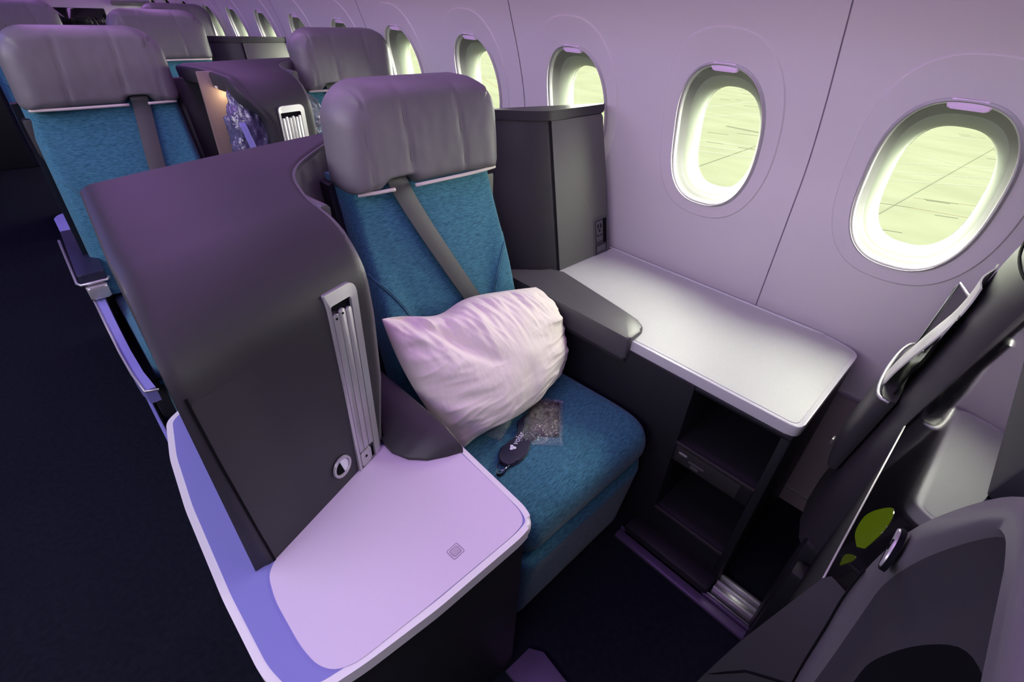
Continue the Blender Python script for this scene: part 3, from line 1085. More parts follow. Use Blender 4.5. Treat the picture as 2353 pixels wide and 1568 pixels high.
tab = thing('side_table', 'white speckled side table unit with dark storage cubbies under the window', 'table', (1.3, 0.6, 0.0))
tp = rpoly([(1.086, 0.587), (1.086, 0.098), (1.556, 0.103), (1.588, 0.20), (1.589, 1.0225), (1.25, 1.0225), (1.194, 0.69), (1.165, 0.592)], [0.004, 0.028, 0.03, 0.04, 0.004, 0.01, 0.04, 0.05], 6)
prism('table_top', tp, 0.668, 0.700, M['whiteedge'], tab, 0.006, 3)
ti = rpoly([(1.097, 0.583), (1.097, 0.112), (1.548, 0.115), (1.570, 0.20), (1.572, 1.020), (1.255, 1.020), (1.204, 0.69), (1.174, 0.590)], [0.004, 0.018, 0.02, 0.03, 0.004, 0.01, 0.04, 0.05], 6)
prism('table_inset', ti, 0.695, 0.7012, M['white'], tab, 0.0006, 1)
tube('table_rear_lip', [(1.577, 0.21 + 0.0415 * i, 0.702) for i in range(21)], 0.004, M['whiteedge'], tab)
ap = rpoly([(1.066, 0.578), (1.166, 0.584), (1.190, 0.69), (1.246, 1.018), (1.185, 1.050), (1.095, 1.130), (1.068, 1.10)], [0.012, 0.040, 0.03, 0.03, 0.01, 0.02, 0.02], 6)
prism('armrest_pad', ap, 0.640, 0.716, M['shellrim'], tab, 0.014, 4)
prism('armrest_trim', [p + (p - Vector((1.15, .85))).normalized() * -0.004 for p in ap], 0.628, 0.642, M['shell'], tab, 0.004, 2)
# storage body: frame of panels around two open cubbies
X0, X1 = 1.080, 1.56
boxes('storage_body', [(X0, X1, 0.362, 1.015, 0.0, 0.668), (X0, X1, 0.105, 0.362, 0.655, 0.668), (X0, X1, 0.105, 0.128, 0.0, 0.66),
                       (X0, X1, 0.128, 0.362, 0.385, 0.455), (X0, X1, 0.128, 0.362, 0.0, 0.155), (1.38, X1, 0.128, 0.362, 0.0, 0.66)], M['black'], tab, 0.003)
boxes('cubby_lip', [(X0 - 0.006, X0 + 0.004, 0.125, 0.362, 0.452, 0.462)], M['panel'], tab, 0.003)
boxes('cubby_lip', [(X0 - 0.006, X0 + 0.004, 0.125, 0.362, 0.150, 0.162)], M['panel'], tab, 0.003)
ub = boxes('socket_panel', [(X0 - 0.004, X0 + 0.002, 0.16, 0.355, 0.39, 0.448)], M['panel'], tab, 0.002)
boxes('usb_port', [(X0 - 0.0055, X0, 0.318, 0.344, 0.424, 0.432)], M['metal'], ub, 0.001)
boxes('audio_jack', [(X0 - 0.0055, X0, 0.276, 0.300, 0.398, 0.408)], M['shellrim'], ub, 0.001)
boxes('jack_surround', [(X0 - 0.005, X0, 0.262, 0.310, 0.412, 0.420)], M['shellrim'], ub, 0.001)
boxes('foot_ledge', [(1.02, X0 + 0.01, 0.11, 0.42, 0.0, 0.045)], M['black'], tab, 0.01)

# floor tracks
t1 = thing('floor_track', 'purple-lit metal track cover strip on the floor under the table', 'floor track', (1.0, 0.2, 0.0))
boxes('track_cover', [(0.985, 1.018, -0.03, 0.43, 0.0, 0.016)], M['track'], t1, 0.005)
boxes('track_edge', [(1.020, 1.030, -0.03, 0.43, 0.0, 0.022)], M['track'], t1, 0.003)
boxes('track_groove', [(1.033, 1.040, -0.03, 0.40, 0.0, 0.018)], M['trackgrey'], t1, 0.002)
t2 = thing('floor_fitting', 'short ribbed grey metal fitting on the floor beside the track', 'fitting', (1.10, 0.06, 0.0))
boxes('fitting_plate', [(1.045, 1.125, -0.03, 0.105, 0.0, 0.030)], M['trackgrey'], t2, 0.004)
for i in range(3):
    boxes('fitting_rib', [(1.052 + 0.026 * i, 1.062 + 0.026 * i, -0.03, 0.105, 0.028, 0.036)], M['metal'], t2, 0.002)

t3 = tag(prism('floor_patch', [(0.425, 0.378), (0.512, 0.375), (0.535, 0.34), (0.524, 0.20), (0.425, 0.20)], 0.0, 0.018, M['track'], None, 0.004, 2, origin=(0.48, 0.3, 0.0)), 'dull purple flat patch on the floor at the foot of the white-edged console', 'floor plate')  # low purple patch laid on the carpet

# ------------------------------------------------------------------ pillow, eye mask, plastic packet
P00, P10, P01, P11 = Vector((0.555, 0.715, 0.512)), Vector((0.965, 0.735, 0.525)), Vector((0.470, 0.905, 0.868)), Vector((1.030, 0.925, 0.752))


def pil(u, v, side):
    # outline adjustments
    uu, vv = u, v
    p = (P00 * (1 - uu) + P10 * uu) * (1 - vv) + (P01 * (1 - uu) + P11 * uu) * vv
    n = ((P10 - P00).cross(P01 - P00)).normalized()
    if n.y > 0: n = -n
    a, b = 2 * u - 1, 2 * v - 1
    # edge bulges: right and left sides bow out, the top dips next to the ear
    ex = (P10 - P00).normalized()
    ez = (P01 - P00).normalized()
    p += ex * (0.045 * max(0, a) ** 3 * (1 - b * b) * 1.3 - 0.050 * max(0, -a) ** 3 * (1 - b * b) * 0.5)
    p += ez * (-0.030 * math.exp(-((u - 0.27) / 0.15) ** 2) * max(0, b) ** 3 + 0.012 * math.sin(u * math.pi) * max(0, b) ** 3)
    p += ez * (0.010 * math.sin(u * 9) * max(0, -b) ** 3)
    r = max(1e-4, (1 - abs(a) ** 2.6) * (1 - abs(b) ** 2.6))
    th = r ** 0.46
    if side == 0:
        h = 0.105 * th
        # creases fanning out from the top edge and the ends
        top = max(0, b) ** 1.5
        w_ = noise.noise((u * 16 + 2 * v, v * 2.2, 0.3)) + 0.6 * noise.noise((u * 34 + 3 * v, v * 4, 4.3))
        h += 0.020 * w_ * top * min(1, r * 6 + 0.1)
        w2 = noise.noise((u * 4.0, v * 13 + 3 * u, 7.7))
        h += 0.014 * w2 * abs(a) ** 2 * min(1, r * 6 + 0.1)
        w3 = noise.noise((u * 10 - 5 * v, v * 5 + 2, 2.1))
        h += 0.010 * w3 * max(0, -b) ** 1.2 * min(1, r * 6 + .1)
        h += 0.006 * noise.noise((u * 5, v * 5, 9))
        rg = 1 - abs(noise.noise((u * 20 + 6 * v, v * 3.0, 11.0))) * 3
        h += 0.010 * max(0, rg) * top * min(1, r * 6)
        rg = 1 - abs(noise.noise((u * 5 + 2 * v, v * 16 - 4 * u, 14.0))) * 3
        h += 0.006 * max(0, rg) * (a * a * 0.8 + max(0, -b) ** 2) * min(1, r * 6)
        # fold behind the ear at the top left
        h -= 0.035 * math.exp(-(((u - 0.20) + (v - 0.80) * 0.6) / 0.05) ** 2) * max(0, b) ** 0.7
        return p + n * h
    return p - n * (0.035 * th + 0.001)


pillow = slab_patch('pillow', pil, 150, 110, M['pillow'], origin=(0.77, 0.8, 0.5), angle=180)
tag(pillow, 'crumpled cream pillow leaning on the teal backrest of the nearest seat', 'pillow')

ZC = 0.506
mk = thing('eye_mask', 'navy eye mask with small white lettering on the seat cushion', 'eye mask', (0.70, 0.64, ZC))
mo, mx_ = Vector((0.615, 0.612)), Vector((0.80, 0.59))
# mask axis runs from the strap end near the counter to under the pillow
ax = Vector((math.cos(math.radians(21)), math.sin(math.radians(21))))
ay = Vector((-ax.y, ax.x))
mc = Vector((0.606, 0.604))
mpts = []
for s_, w_ in ((0.0, 0.012), (0.02, 0.030), (0.05, 0.040), (0.08, 0.038), (0.105, 0.030), (0.13, 0.038), (0.16, 0.042), (0.19, 0.034), (0.205, 0.014)):
    mpts.append((s_, w_))
outl = [mc + ax * s_ - ay * w_ * 0.9 for s_, w_ in mpts] + [mc + ax * s_ + ay * w_ * (0.55 if abs(s_ - .105) < .03 else 0.8) for s_, w_ in reversed(mpts)]
outl = [Vector(p[:2]) for p in smoothpts([(p.x, p.y, 0) for p in outl], 3)]
prism('mask_body', outl, ZC - 0.008, ZC + 0.008, M['navy'], mk, 0.004, 3)
tube('mask_piping', [(p.x, p.y, ZC + 0.001) for p in outl], 0.0022, M['navy'], mk, close=True, n=6)
sp = smoothpts([mc + ax * 0.004 + ay * 0.01, mc - ax * 0.022 + ay * 0.008, mc - ax * 0.040 - ay * 0.002, mc - ax * 0.03 - ay * 0.014, mc + ax * 0.004 - ay * 0.012], 5) if False else \
    smoothpts([(*(mc + ax * 0.004 + ay * 0.012), ZC + 0.006), (*(mc - ax * 0.022 + ay * 0.010), ZC + 0.014), (*(mc - ax * 0.042), ZC + 0.008), (*(mc - ax * 0.028 - ay * 0.012), ZC + 0.004), (*(mc + ax * 0.006 - ay * 0.014), ZC + 0.006)], 5)
rows = [[p + Vector((0, 0, -0.006)), p + Vector((0, 0, 0.006)), p + Vector((0.002, 0.001, 0.006)), p + Vector((0.002, 0.001, -0.006))] for p in sp]
grid('mask_strap', rows, M['navy'], mk, close=True, caps=True, angle=40)
tube('strap_slider', [mc.to_3d() + Vector((ax.x * a_ + ay.x * b_, ax.y * a_ + ay.y * b_, ZC + 0.013)) for a_, b_ in ((-0.004, -0.016), (-0.026, -0.010), (-0.034, 0.0))], 0.0018, M['chrome'], mk)
fc = bpy.data.curves.new('mask_lettering', 'FONT')
fc.body = 'volar'
fc.size = 0.024
fc.extrude = 0.0004
fc.space_character = 1.05
ft_ = bpy.data.objects.new('lettering_source', fc)
col.objects.link(ft_)
bpy.context.view_layer.update()
me_ = bpy.data.meshes.new_from_object(ft_.evaluated_get(bpy.context.evaluated_depsgraph_get()))
bpy.data.objects.remove(ft_)
me_.materials.clear()
me_.materials.append(M['print'])
fo_ = bpy.data.objects.new('mask_lettering', me_)
col.objects.link(fo_)
fo_.parent = mk
tp_ = mc + ax * 0.072 - ay * 0.003
fo_.location = Vector((tp_.x, tp_.y, ZC + 0.0088)) - Vector(mk.location)
fo_.rotation_euler = (0, 0, math.atan2(ax.y, ax.x))
for a_ in range(3):
    c = mc + ax * 0.059 + ay * 0.004 + Vector((math.cos(a_ * 2.094 + 1.2), math.sin(a_ * 2.094 + 1.2))) * 0.0052
    prism('mask_emblem', [c + Vector((math.cos(t), math.sin(t))) * 0.0048 for t in [2 * math.pi * q / 10 for q in range(10)]], ZC + 0.0075, ZC + 0.0092, M['print'], mk)

pk = thing('plastic_packet', 'clear plastic packet with dark contents lying beside the eye mask', 'packet', (0.80, 0.65, ZC))
q00, q10, q01, q11 = Vector((0.690, 0.632)), Vector((0.773, 0.546)), Vector((0.842, 0.752)), Vector((0.912, 0.668))


def qp(u, v):
    return (q00 * (1 - u) + q10 * u) * (1 - v) + (q01 * (1 - u) + q11 * u) * v


def pouch(u, v, side):
    a, b = 2 * u - 1, 2 * v - 1
    uu, vv = 0.5 + a * 0.40, 0.57 + b * 0.38
    p = qp(uu, vv)
    r = max(0, (1 - a ** 4) * (1 - b ** 4)) ** .5
    if side == 1: return (p.x, p.y, ZC - 0.004)
    return (p.x, p.y, ZC + 0.002 + 0.013 * r + 0.004 * noise.noise((u * 7, v * 9, 1)) * r)


slab_patch('packet_contents', pouch, 24, 28, M['brown'], pk, angle=180)


def filmf(u, v, side):
    p = qp(u, v)
    a, b = 2 * u - 1, 2 * v - 1
    r = max(0, (1 - a ** 4) * (1 - b ** 4)) ** .5
    z = ZC + 0.004 + 0.014 * r + 0.006 * noise.noise((u * 9, v * 11, 3)) * (0.4 + r)
    z += 0.004 * math.sin(u * 60) * math.exp(-(v / 0.08) ** 2)
    if side == 1: z = ZC - 0.003
    return (p.x, p.y, z)


slab_patch('packet_film', filmf, 50, 50, M['film'], pk, angle=180)

# small clear earbud wrapper half under the pillow
wr = slab_patch('plastic_wrapper', lambda u, v, s: ((0.655 + 0.07 * u - 0.02 * v), (0.672 + 0.06 * v + 0.03 * u), ZC + (0.010 + 0.008 * noise.noise((u * 6, v * 6, 5)) if s == 0 else -0.001)), 20, 20, M['film'], origin=(0.68, 0.7, ZC), angle=180)
tag(wr, 'small clear plastic wrapper tucked under the lower edge of the pillow', 'wrapper')

# ------------------------------------------------------------------ second row: middle console with nook, bag
con2 = thing('nook_console', 'purple-topped console with open wood-backed nook and double tray slot, second row', 'console', (0.75, 2.2, 0.0))
DX, DY = 0.50, 1.27
LT2 = [(1.70, 0.705), (2.00, 0.69), (2.04, 0.665), (2.10, 0.630), (2.34, 0.590), (2.58, 0.555)]


def L2(y, z):
    if y < 2.135 or z < 1.2:
        t = max(0.0, min(1.0, (1.245 - z) / 0.16))
        t = t * t * (3 - 2 * t)
        return sinterp(LT2, 2.135) * (1 - t) + interp([(0.66, 0.715), (1.0, 0.705), (1.2, 0.688)], z) * t
    return sinterp(LT2, y)


def R2(y, z):
    return R1(y - DY, z - 0.06) + DX + 0.005


rows, S2 = hood('hood', M['shell'], con2, L2, R2, lambda u: 2.50 + 0.12 * u, lambda u: 1.985 + 0.03 * u, 1.245, 0.125, 0.15, 0.655)
out = []
for r in rows:
    b = Vector(r[-1])
    out.append([Vector((r[0].x + 0.004, r[0].y + 0.012, r[0].z - 0.012))] + list(r) + [Vector((b.x - 0.012, b.y + 0.004, b.z - 0.012)), Vector((b.x - 0.014, b.y + 0.004, 0.655))])
grid('hood', out, M['shell'], con2, angle=60)
rim_strip('hood_rim', S2, M['rim'], con2, 0.024)
# thick dark rim round the nook opening
rows = []
for i in range(71):
    v = i / 70
    e, p = S2(0, v), S2(0.3, v)
    d = (p - e).normalized()
    a, b = S2(0, max(0, v - .01)), S2(0, min(1, v + .01))
    n_ = (b - a).cross(d).normalized()
    if n_.z < -0.1 or n_.y > 0.5: n_ = -n_
    rows.append([e - n_ * 0.055 + d * 0.03, e - n_ * 0.05 - d * 0.012, e - d * 0.014 - n_ * 0.006, e - d * 0.008 + n_ * 0.003, e + d * 0.012 + n_ * 0.003, e + d * 0.014 - n_ * .004])
grid('nook_rim', rows, M['shell'], con2, angle=50)
boxes('nook_back', [(0.555, 0.80, 2.225, 2.24, 0.80, 1.245)], M['wood'], con2, 0.004)
boxes('nook_plinth', [(0.555, 0.80, 2.215, 2.24, 0.655, 0.80)], M['shell'], con2, 0.004)
boxes('nook_side', [(0.765, 0.785, 2.02, 2.28, 0.62, 1.14)], M['shell'], con2, 0.004)
boxes('nook_base', [(0.53, 0.99, 1.72, 2.60, 0.0, 0.66)], M['black'], con2, 0.006)
boxes('hood_back', [(0.52, 1.0, 2.46, 2.49, 0.6, 1.20)], M['shell'], con2, 0.006)


def face2(a, b, h):
    back = 0.0
    if b > 1.12:
        s_ = min(1.0, (b - 1.12) / 0.125)
        back = 0.15 * (1 - math.sqrt(max(0, 1 - s_ * s_)))
    return Vector((a, 1.985 + 0.03 * (a - 0.7) / 0.17 - h + back, b))


tray_slot(con2, face2, 0.728, 0.832, 0.70, 1.150, 6, 0.01, 0.02)
backwall([(0.885, 2.13), (0.88, 2.22), (0.90, 2.31), (0.94, 2.38), (1.02, 2.47), (1.10, 2.56)], 0.40, 1.245, 0.022, 'privacy_wing', M['shellrim'], con2)


def blob(name, c, r, seed, amp, m, parent=None, origin=None, n=40, pw=1.0):
    bm = bmesh.new()
    bmesh.ops.create_icosphere(bm, subdivisions=5, radius=1.0)
    for v in bm.verts:
        d = v.co.normalized()
        f = 1 + amp * noise.noise(d * 2.2 + Vector((seed, 0, 0))) + amp * 0.7 * abs(noise.noise(d * 5.5 + Vector((0, seed, 0)))) + amp * .3 * noise.noise(d * 13)
        v.co = Vector(c) + Vector((d.x * r[0], d.y * r[1], d.z * r[2])) * f
    me = bpy.data.meshes.new(name)
    bm.to_mesh(me)
    bm.free()
    return link_mesh(name, me, m, parent, True, origin)


boxes('nook_lamp', [(0.60, 0.66, 2.195, 2.222, 1.19, 1.20)], M['cream'], con2, 0.003)
nl = bpy.data.lights.new('nook_lamp_glow', 'POINT')
nl.energy, nl.color, nl.shadow_soft_size = 0.35, (1.0, 0.72, 0.40), 0.02
nlo = bpy.data.objects.new('nook_lamp_glow', nl)
nlo.location = (0.63, 2.18, 1.172)
col.objects.link(nlo)
hb = thing('headset_bag', 'crumpled blue plastic-wrapped headset bag in the wood-backed nook', 'bag', (0.645, 2.16, 0.66))
bag = blob('bag_body', (0.662, 2.115, 0.995), (0.080, 0.075, 0.205), 3.1, 0.30, M['wrap'], hb)
def bstrip(u, v, s):
    t = v
    return (0.598 + 0.05 * t + 0.022 * u, 2.035 - 0.02 * math.sin(t * 3) + (0.004 if s else 0), 1.10 - 0.30 * t)
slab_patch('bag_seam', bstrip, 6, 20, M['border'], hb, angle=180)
boxes('nook_shelf', [(0.545, 0.735, 2.02, 2.30, 0.655, 0.672)], M['panel'], con2, 0.003)

cb = slab_patch('plastic_bag', lambda u, v, s: (0.90 + 0.10 * u * (1 - 0.75 * abs(2 * v - 0.9)) + 0.01 * noise.noise((u * 5, v * 6, 2)), 2.155 + (0.05 * noise.noise((u * 6, v * 9, 8)) if s == 0 else 0.03 + 0.04 * noise.noise((u * 7, v * 5, 3))) + 0.02 * s, 1.00 + 0.17 * v), 26, 34, M['film_bright'], origin=(0.93, 2.16, 1.0), angle=180)
tag(cb, 'clear crumpled plastic bag against the blue back of the second-row window seat', 'bag')

# ------------------------------------------------------------------ aisle armrest and side frame of the second-row aisle seat
def arm_pad_T(a, b, h): return Vector((a, b, h))


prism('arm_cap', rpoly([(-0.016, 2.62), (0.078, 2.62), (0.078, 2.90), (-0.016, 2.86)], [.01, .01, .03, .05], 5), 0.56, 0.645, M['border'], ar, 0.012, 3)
prism('arm_pad', rpoly([(-0.030, 2.12), (0.050, 2.12), (0.062, 2.62), (-0.016, 2.62)], [0.014, 0.014, .004, .004], 5), 0.605, 0.650, M['navy'], ar, 0.008, 3)
tube('arm_trim', [(-0.033, 2.60, 0.62), (-0.038, 2.13, 0.62), (-0.030, 2.108, 0.62), (0.046, 2.108, 0.62), (0.054, 2.13, 0.62)], 0.005, M['metal'], ar)
prism('arm_end', rpoly([(-0.022, 2.085), (0.04, 2.085), (0.04, 2.12), (-0.022, 2.12)], 0.01, 4), 0.565, 0.61, M['metal'], ar, 0.006, 2)
sf = bpy.data.objects.new('frame_parts', None)
col.objects.link(sf)
rows = []
for y, z0, z1, x in ((2.70, 0.30, 0.56, 0.0), (2.10, 0.30, 0.56, -0.016), (1.98, 0.30, 0.50, -0.018), (1.86, 0.32, 0.46, -0.018), (1.72, 0.36, 0.445, -0.014), (1.62, 0.385, 0.44, -0.004)):
    rows.append([Vector((x, y, z0)), Vector((x, y, z1)), Vector((x + 0.03, y, z1)), Vector((x + 0.03, y, z0))])
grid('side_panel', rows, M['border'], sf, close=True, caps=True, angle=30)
tube('side_edge', [(-0.016, 2.10, 0.56), (-0.018, 1.98, 0.503), (-0.018, 1.86, 0.463), (-0.014, 1.72, 0.448), (-0.004, 1.615, 0.440), (0.03, 1.60, 0.44)], 0.004, M['metal'], sf)
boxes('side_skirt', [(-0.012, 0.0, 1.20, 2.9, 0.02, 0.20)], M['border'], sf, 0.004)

def adopt(root, target):
    # the armrest and frame belong to the seat: make them its parts
    t = Matrix.Translation(target.location) @ Matrix.Diagonal((*target.scale, 1.0))
    for ch in list(root.children):
        ch.data.transform(t.inverted() @ Matrix.Translation(root.location))
        if t.determinant() < 0:
            ch.data.flip_normals()
        ch.parent = target
    bpy.data.objects.remove(root)


adopt(ar, seat_b)
adopt(sf, seat_b)

# ------------------------------------------------------------------ front row seen from behind: shells, screen, pocket
ws = thing('front_window_shell', 'dark grey curved back shell of the front window seat, with literature pocket', 'seat back', (1.25, -0.1, 0.0))


def shy(z):
    return interp([(0.40, 0.022), (0.60, 0.010), (0.85, -0.018), (1.15, -0.050), (1.32, -0.085)], z)


rows = []
for i in range(29):
    z = 0.42 + 0.90 * i / 28
    y0 = shy(z)
    rr = []
    for x, d in ((1.015, -0.30), (1.005, -0.16), (1.012, -0.10), (1.03, -0.055), (1.06, -0.03), (1.12, -0.012), (1.2, -0.002), (1.3, 0.0), (1.38, -0.006), (1.44, -0.02), (1.475, -0.045), (1.49, -0.09), (1.49, -0.30)):
        t = max(0, (z - 1.10) / 0.22)
        rr.append(Vector((x, y0 + d - 0.07 * t ** 3, z)))
    rows.append(rr)
grid('shell_back', rows, M['shell'], ws, angle=60, close=True, caps=True)
# top roll with two ring lines
rows = []
for i in range(9):
    t = math.pi * i / 8
    rows.append([Vector((x, -0.155 - 0.085 * math.cos(t) * (-1) + 0.03 - (0.03 if x > 1.44 else 0), 1.30 + 0.05 * math.sin(t))) for x in (1.01, 1.05, 1.2, 1.35, 1.45, 1.485)])
grid('shell_top', rows, M['shellrim'], ws)
for zz in (1.17, 1.205):
    rr = []
    for x, d in ((1.005, -0.16), (1.012, -0.10), (1.03, -0.055), (1.06, -0.03), (1.12, -0.012), (1.2, -0.002), (1.3, 0.0), (1.38, -0.006), (1.44, -0.02), (1.475, -0.045)):
        t = max(0, (zz - 1.10) / 0.22)
        rr.append((x, shy(zz) + d - 0.07 * t ** 3 + 0.001, zz))
    tube('shell_groove', smoothpts(rr, 3), 0.0022, M['void'], ws, n=6)
# literature pocket: padded roll low on the shell
rows = []
for i in range(17):
    z = 0.625 + 0.230 * i / 16
    y0 = shy(z) + 0.004
    th = 0.034 * (1 - ((i - 9) / 9.5) ** 4 * 0.55)
    rr = []
    for k in range(11):
        a = math.pi * k / 10
        x = 1.265 - 0.155 * math.cos(a)
        rr.append(Vector((x, y0 + th * math.sin(a) ** .5, z)))
    for k in range(10, -1, -1):
        rr.append(Vector((1.265 - 0.15 * math.cos(math.pi * k / 10), y0 - 0.01, z)))
    rows.append(rr)
grid('literature_pocket', rows, M['shell'], ws, close=True, caps=True, angle=60)
lip = [(1.265 - 0.157 * math.cos(math.pi * k / 16), shy(0.852) + 0.004 + 0.036 * math.sin(math.pi * k / 16) ** .5, 0.852) for k in range(17)]
tube('pocket_lip', lip, 0.0035, M['metal'], ws)
boxes('pocket_latch', [(1.30, 1.32, 0.040, 0.046, 0.548, 0.566)], M['metal'], ws, 0.002)
boxes('shell_base', [(1.02, 1.49, -0.40, -0.02, 0.0, 0.46)], M['black'], ws, 0.02)
# things in the pocket
tbl = slab_patch('tablet_case', lambda u, v, s: (1.28 + 0.11 * u, -0.040 + 0.040 * u - 0.006 * v + (-0.006 if s else 0), 0.83 + 0.205 * v), 4, 6, M['screen'], origin=(1.3, 0.0, 0.83), angle=40)
tag(tbl, 'black glossy card case with silver edge standing in the literature pocket', 'card case')
tube('silver_edge', [(1.391, 0.002, 0.83), (1.391, -0.004, 1.02), (1.384, -0.008, 1.036), (1.288, -0.044, 1.036), (1.28, -0.048, 1.02), (1.28, -0.040, 0.83)], 0.003, M['chrome'], tbl)


def mag(u, v, s):
    x = 1.17 + 0.17 * u
    z = 0.78 + 0.33 * v
    y = shy(z) + 0.016 + 0.012 * math.sin(v * 5 + 0.5) + 0.006 * math.sin(u * 5)
    return (x, y + (0.0 if s == 0 else 0.003), z)


mg = slab_patch('magazine', mag, 14, 22, M['paper'], origin=(1.25, 0.0, 0.78), angle=60)
tag(mg, 'pale printed magazine with curled top in the literature pocket', 'magazine')
cd = slab_patch('safety_card', lambda u, v, s: (1.14 + 0.12 * u, shy(0.80 + 0.25 * v) + 0.006 + (0.002 if s else 0), 0.80 + 0.25 * v), 6, 10, M['screen'], origin=(1.2, 0.0, 0.80), angle=60)
tag(cd, 'dark folded card behind the magazine in the literature pocket', 'card')

# screen on its console between the two front seats
sc = thing('seat_screen', 'glossy black tilted screen showing a green leaf, reflecting the white table', 'screen', (0.8, -0.08, 0.0))
TH = math.radians(8.0)


def sct(a, b, h):
    return Vector((a, -0.04 - b * math.sin(TH) + h * math.cos(TH), 0.80 + b * math.cos(TH) + h * math.sin(TH)))


prism('screen_panel', rpoly([(0.46, 0.086), (1.0, 0.086), (1.0, 0.392), (0.46, 0.392)], [0.004, 0.004, 0.012, 0.012], 4), -0.012, 0.0, M['screen'], sc, 0, 1, sct)
boxes('screen_trim', [(0.46, 1.0, -0.008, 0.0012, 0.0835, 0.0865)], M['metal'], sc, 0.001, T=lambda a, b, h: sct(a, h, b))
boxes('screen_bezel', [(0.46, 1.0, -0.20, 0.003, 0.392, 0.45)], M['black'], sc, 0.004, T=lambda a, b, h: sct(a, h, b))
fr_c = thing('front_console', 'black console base below the glossy screen in the front row', 'console', (0.8, -0.2, 0.0))
boxes('console_face', [(0.46, 1.0, -0.24, -0.056, 0.42, 0.880), (0.62, 0.66, -0.40, -0.05, 0.0, 0.42), (0.95, 1.0, -0.40, -0.03, 0.0, 0.42), (0.62, 1.0, -0.45, -0.40, 0.0, 0.80), (0.62, 1.0, -0.40, -0.045, 0.0, 0.06)], M['black'], fr_c, 0.01)


def leaf(cx, cz, L_, W_, ang, m):
    pts = []
    n = 14
    for i in range(n + 1):
        t = i / n
        pts.append((t * L_, W_ * math.sin(math.pi * t ** 0.75) * (1 - 0.25 * t)))
    for i in range(n - 1, 0, -1):
        t = i / n
        pts.append((t * L_, -W_ * 0.8 * math.sin(math.pi * t ** 0.9)))
    ca, sa = math.cos(ang), math.sin(ang)
    pts = [(cx + a * ca - b * sa, cz + a * sa + b * ca) for a, b in pts]
    prism('leaf_graphic', pts, 0.0, 0.0006, m, sc, 0, 1, sct)


def leaf_poly(pts, m):
    P = [(p.x, p.y) for p in smoothpts([(a, b, 0) for a, b in pts], 4)]
    prism('leaf_graphic', P, 0.0, 0.0006, m, sc, 0, 1, sct)


leaf_poly([(0.582, 0.152), (0.640, 0.119), (0.673, 0.122), (0.662, 0.152), (0.618, 0.207), (0.586, 0.220), (0.566, 0.213), (0.559, 0.196), (0.557, 0.180)], M['leaf'])
leaf_poly([(0.581, 0.121), (0.584, 0.129), (0.554, 0.164), (0.548, 0.158), (0.564, 0.125)], M['leaf2'])

# aisle-side front seat shell with coat hook
ash = thing('front_aisle_shell', 'rounded grey back shell with coat hook in the lower right corner', 'seat back', (0.2, -0.1, 0.0))


SO = [(0.0124, -0.0527, 1.3834), (0.1240, -0.0496, 1.3822), (0.1860, -0.0496, 1.3760), (0.2139, -0.0496, 1.3648), (0.2523, -0.0496, 1.3276), (0.2982, -0.0496, 1.2737), (0.3249, -0.0496, 1.2371), (0.3484, -0.0496, 1.1962), (0.3658, -0.0496, 1.1466), (0.3720, -0.0508, 1.0970), (0.3720, -0.0552, 1.0474), (0.3720, -0.0601, 0.9854), (0.3720, -0.0651, 0.9358), (0.3720, -0.0713, 0.8180), (0.3720, -0.0992, 0.3840), (0.3720, -0.1240, 0.0492)]
SR = [(0.0124, -0.0508, 1.3667), (0.1116, -0.0484, 1.3667), (0.1674, -0.0484, 1.3636), (0.1953, -0.0484, 1.3562), (0.2207, -0.0484, 1.3295), (0.2573, -0.0484, 1.2768), (0.2864, -0.0496, 1.2272), (0.3100, -0.0527, 1.1838), (0.3236, -0.0570, 1.1404), (0.3311, -0.0608, 1.0970), (0.3348, -0.0645, 1.0474), (0.3367, -0.0682, 0.9854), (0.3379, -0.0713, 0.9358), (0.3379, -0.0775, 0.8180), (0.3379, -0.1054, 0.3840), (0.3379, -0.1302, 0.0492)]
SB = [(0.0124, -0.0651, 1.3295), (0.0992, -0.0651, 1.3314), (0.1457, -0.0651, 1.3276), (0.1705, -0.0651, 1.3190), (0.1984, -0.0651, 1.2954), (0.2263, -0.0651, 1.2520), (0.2468, -0.0651, 1.2086), (0.2635, -0.0670, 1.1683), (0.2728, -0.0713, 1.1280), (0.2790, -0.0744, 1.0908), (0.2827, -0.0781, 1.0474), (0.2852, -0.0818, 0.9854), (0.2864, -0.0856, 0.9358), (0.2864, -0.0918, 0.8180), (0.2864, -0.1178, 0.3840), (0.2864, -0.1426, 0.0492)]
SO, SR, SB = smoothpts(SO, 4), smoothpts(SR, 4), smoothpts(SB, 4)
# the far side of the shell mirrors the near one
AX = 0.10
full = [[Vector((2 * AX - p.x, p.y, p.z)) for p in reversed(q[8:])] + q[8:] for q in (SO, SR, SB)]
grid('shell_rim', [[o_ + Vector((0.0, -0.12, 0.0)), o_ + Vector((0.001, -0.02, 0.001)), o_ + Vector((0, -0.004, 0)), o_ * 0.85 + r_ * 0.15, o_ * 0.4 + r_ * 0.6, r_ * 0.9 + o_ * 0.1, r_ + Vector((0, -0.003, 0))] for o_, r_ in zip(full[0], full[1])], M['rim'], ash, angle=60)
grid('shell_bevel', [[r_ + Vector((0, -0.003, 0)), r_ * 0.6 + b_ * 0.4 + Vector((0, -0.008, 0)), b_] for r_, b_ in zip(full[1], full[2])], M['shell'], ash, angle=60)
grid('shell_recess', [[b_, b_ + Vector((-0.02 if b_.x > AX else 0.02, -0.03, -0.02)), Vector((AX, -0.13, min(b_.z, 1.28)))] for b_ in full[2]], M['void'], ash, angle=60)
tube('rim_groove', [o_ * 0.80 + r_ * 0.20 + Vector((0, 0.0012, 0)) for o_, r_ in zip(SO[32:46], SR[32:46])], 0.0010, M['void'], ash, n=5)
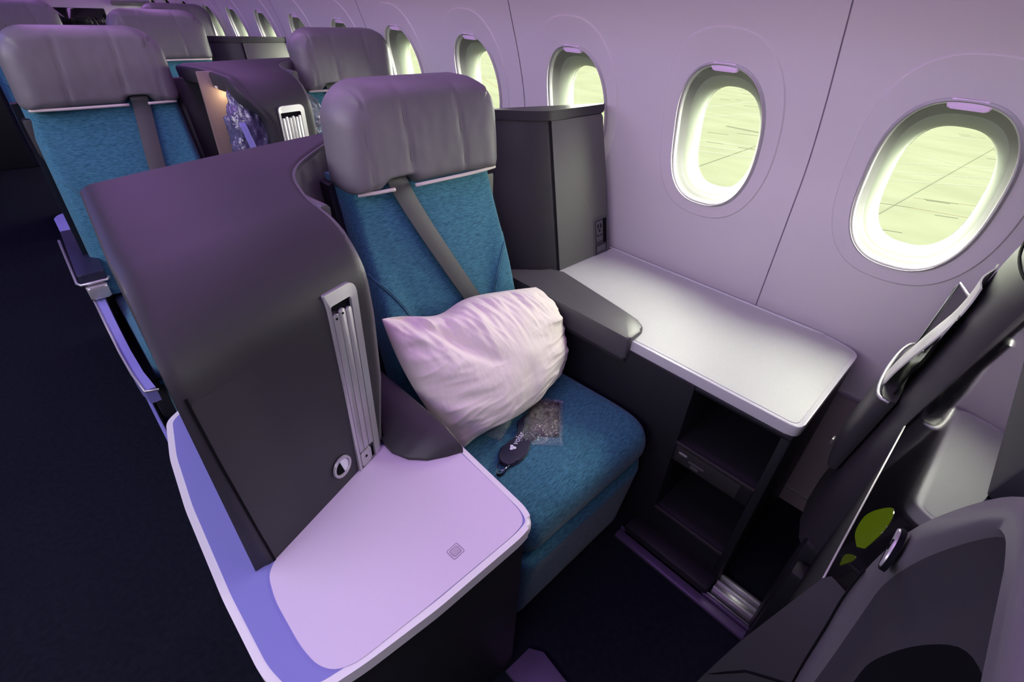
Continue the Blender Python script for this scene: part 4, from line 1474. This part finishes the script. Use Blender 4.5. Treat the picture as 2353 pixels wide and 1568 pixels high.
FO = [(0.3720, -0.0515, 1.0970), (0.3720, -0.0601, 0.9854), (0.3720, -0.0670, 0.9048), (0.3720, -0.0732, 0.7932), (0.3720, -0.0775, 0.6940), (0.3720, -0.0992, 0.3840), (0.3720, -0.1240, 0.0492)]
FT = [(0.4042, -0.0360, 1.0660), (0.4092, -0.0180, 0.9358), (0.4092, -0.0087, 0.8670), (0.4092, 0.0050, 0.7312), (0.4092, 0.0099, 0.6444), (0.4092, 0.0186, 0.3840), (0.4092, 0.0248, 0.0492)]
FO, FT = smoothpts(FO, 4), smoothpts(FT, 4)
grid('shell_flank', [[a_, a_ * 0.5 + b_ * 0.5 + Vector((0.004, 0.004, 0)), b_ + Vector((-0.006, 0, 0)), b_ + Vector((0.002, -0.008, 0)), b_ + Vector((-0.01, -0.12, 0))] for a_, b_ in zip(FO, FT)], M['shell'], ash, angle=50)
tube('flank_groove', [FO[7] + Vector((0.001, 0.003, 0)), FO[9] * 0.5 + FT[9] * 0.5 + Vector((0.004, 0.006, 0)), FT[11] + Vector((-0.004, 0.001, 0))], 0.0014, M['void'], ash, n=5)


boxes('seat_body', [(-0.14, 0.34, -0.30, -0.15, 0.10, 1.28)], M['black'], ash, 0.04)


def asy(z):
    return -0.0492


# coat hook
hx, hz = 0.298, 1.233
hy = asy(hz) + 0.002
hp = [(hx + 0.0170 * math.cos(t), hz + 0.0125 * math.sin(t)) for t in [2 * math.pi * q / 20 for q in range(20)]]
prism('hook_recess', hp, 0.0, 0.003, M['void'], ash, 0, 1, lambda a, b, h: Vector((a, hy + h, b)))
hk = prism('coat_hook', [(hx + 0.0158 * math.cos(t), hz + 0.0115 * math.sin(t)) for t in [math.pi * (0.10 + 1.0 * q / 14) for q in range(15)]], 0.002, 0.0042, M['metal'], ash, 0.0008, 2, lambda a, b, h: Vector((a, hy + h, b)))
tube('hanger_symbol', [(hx - 0.0065, hy + 0.0044, hz + 0.004), (hx - 0.002, hy + 0.0044, hz + 0.009), (hx + 0.0035, hy + 0.0044, hz + 0.002)], 0.0005, M['void'], hk, close=True, n=5)
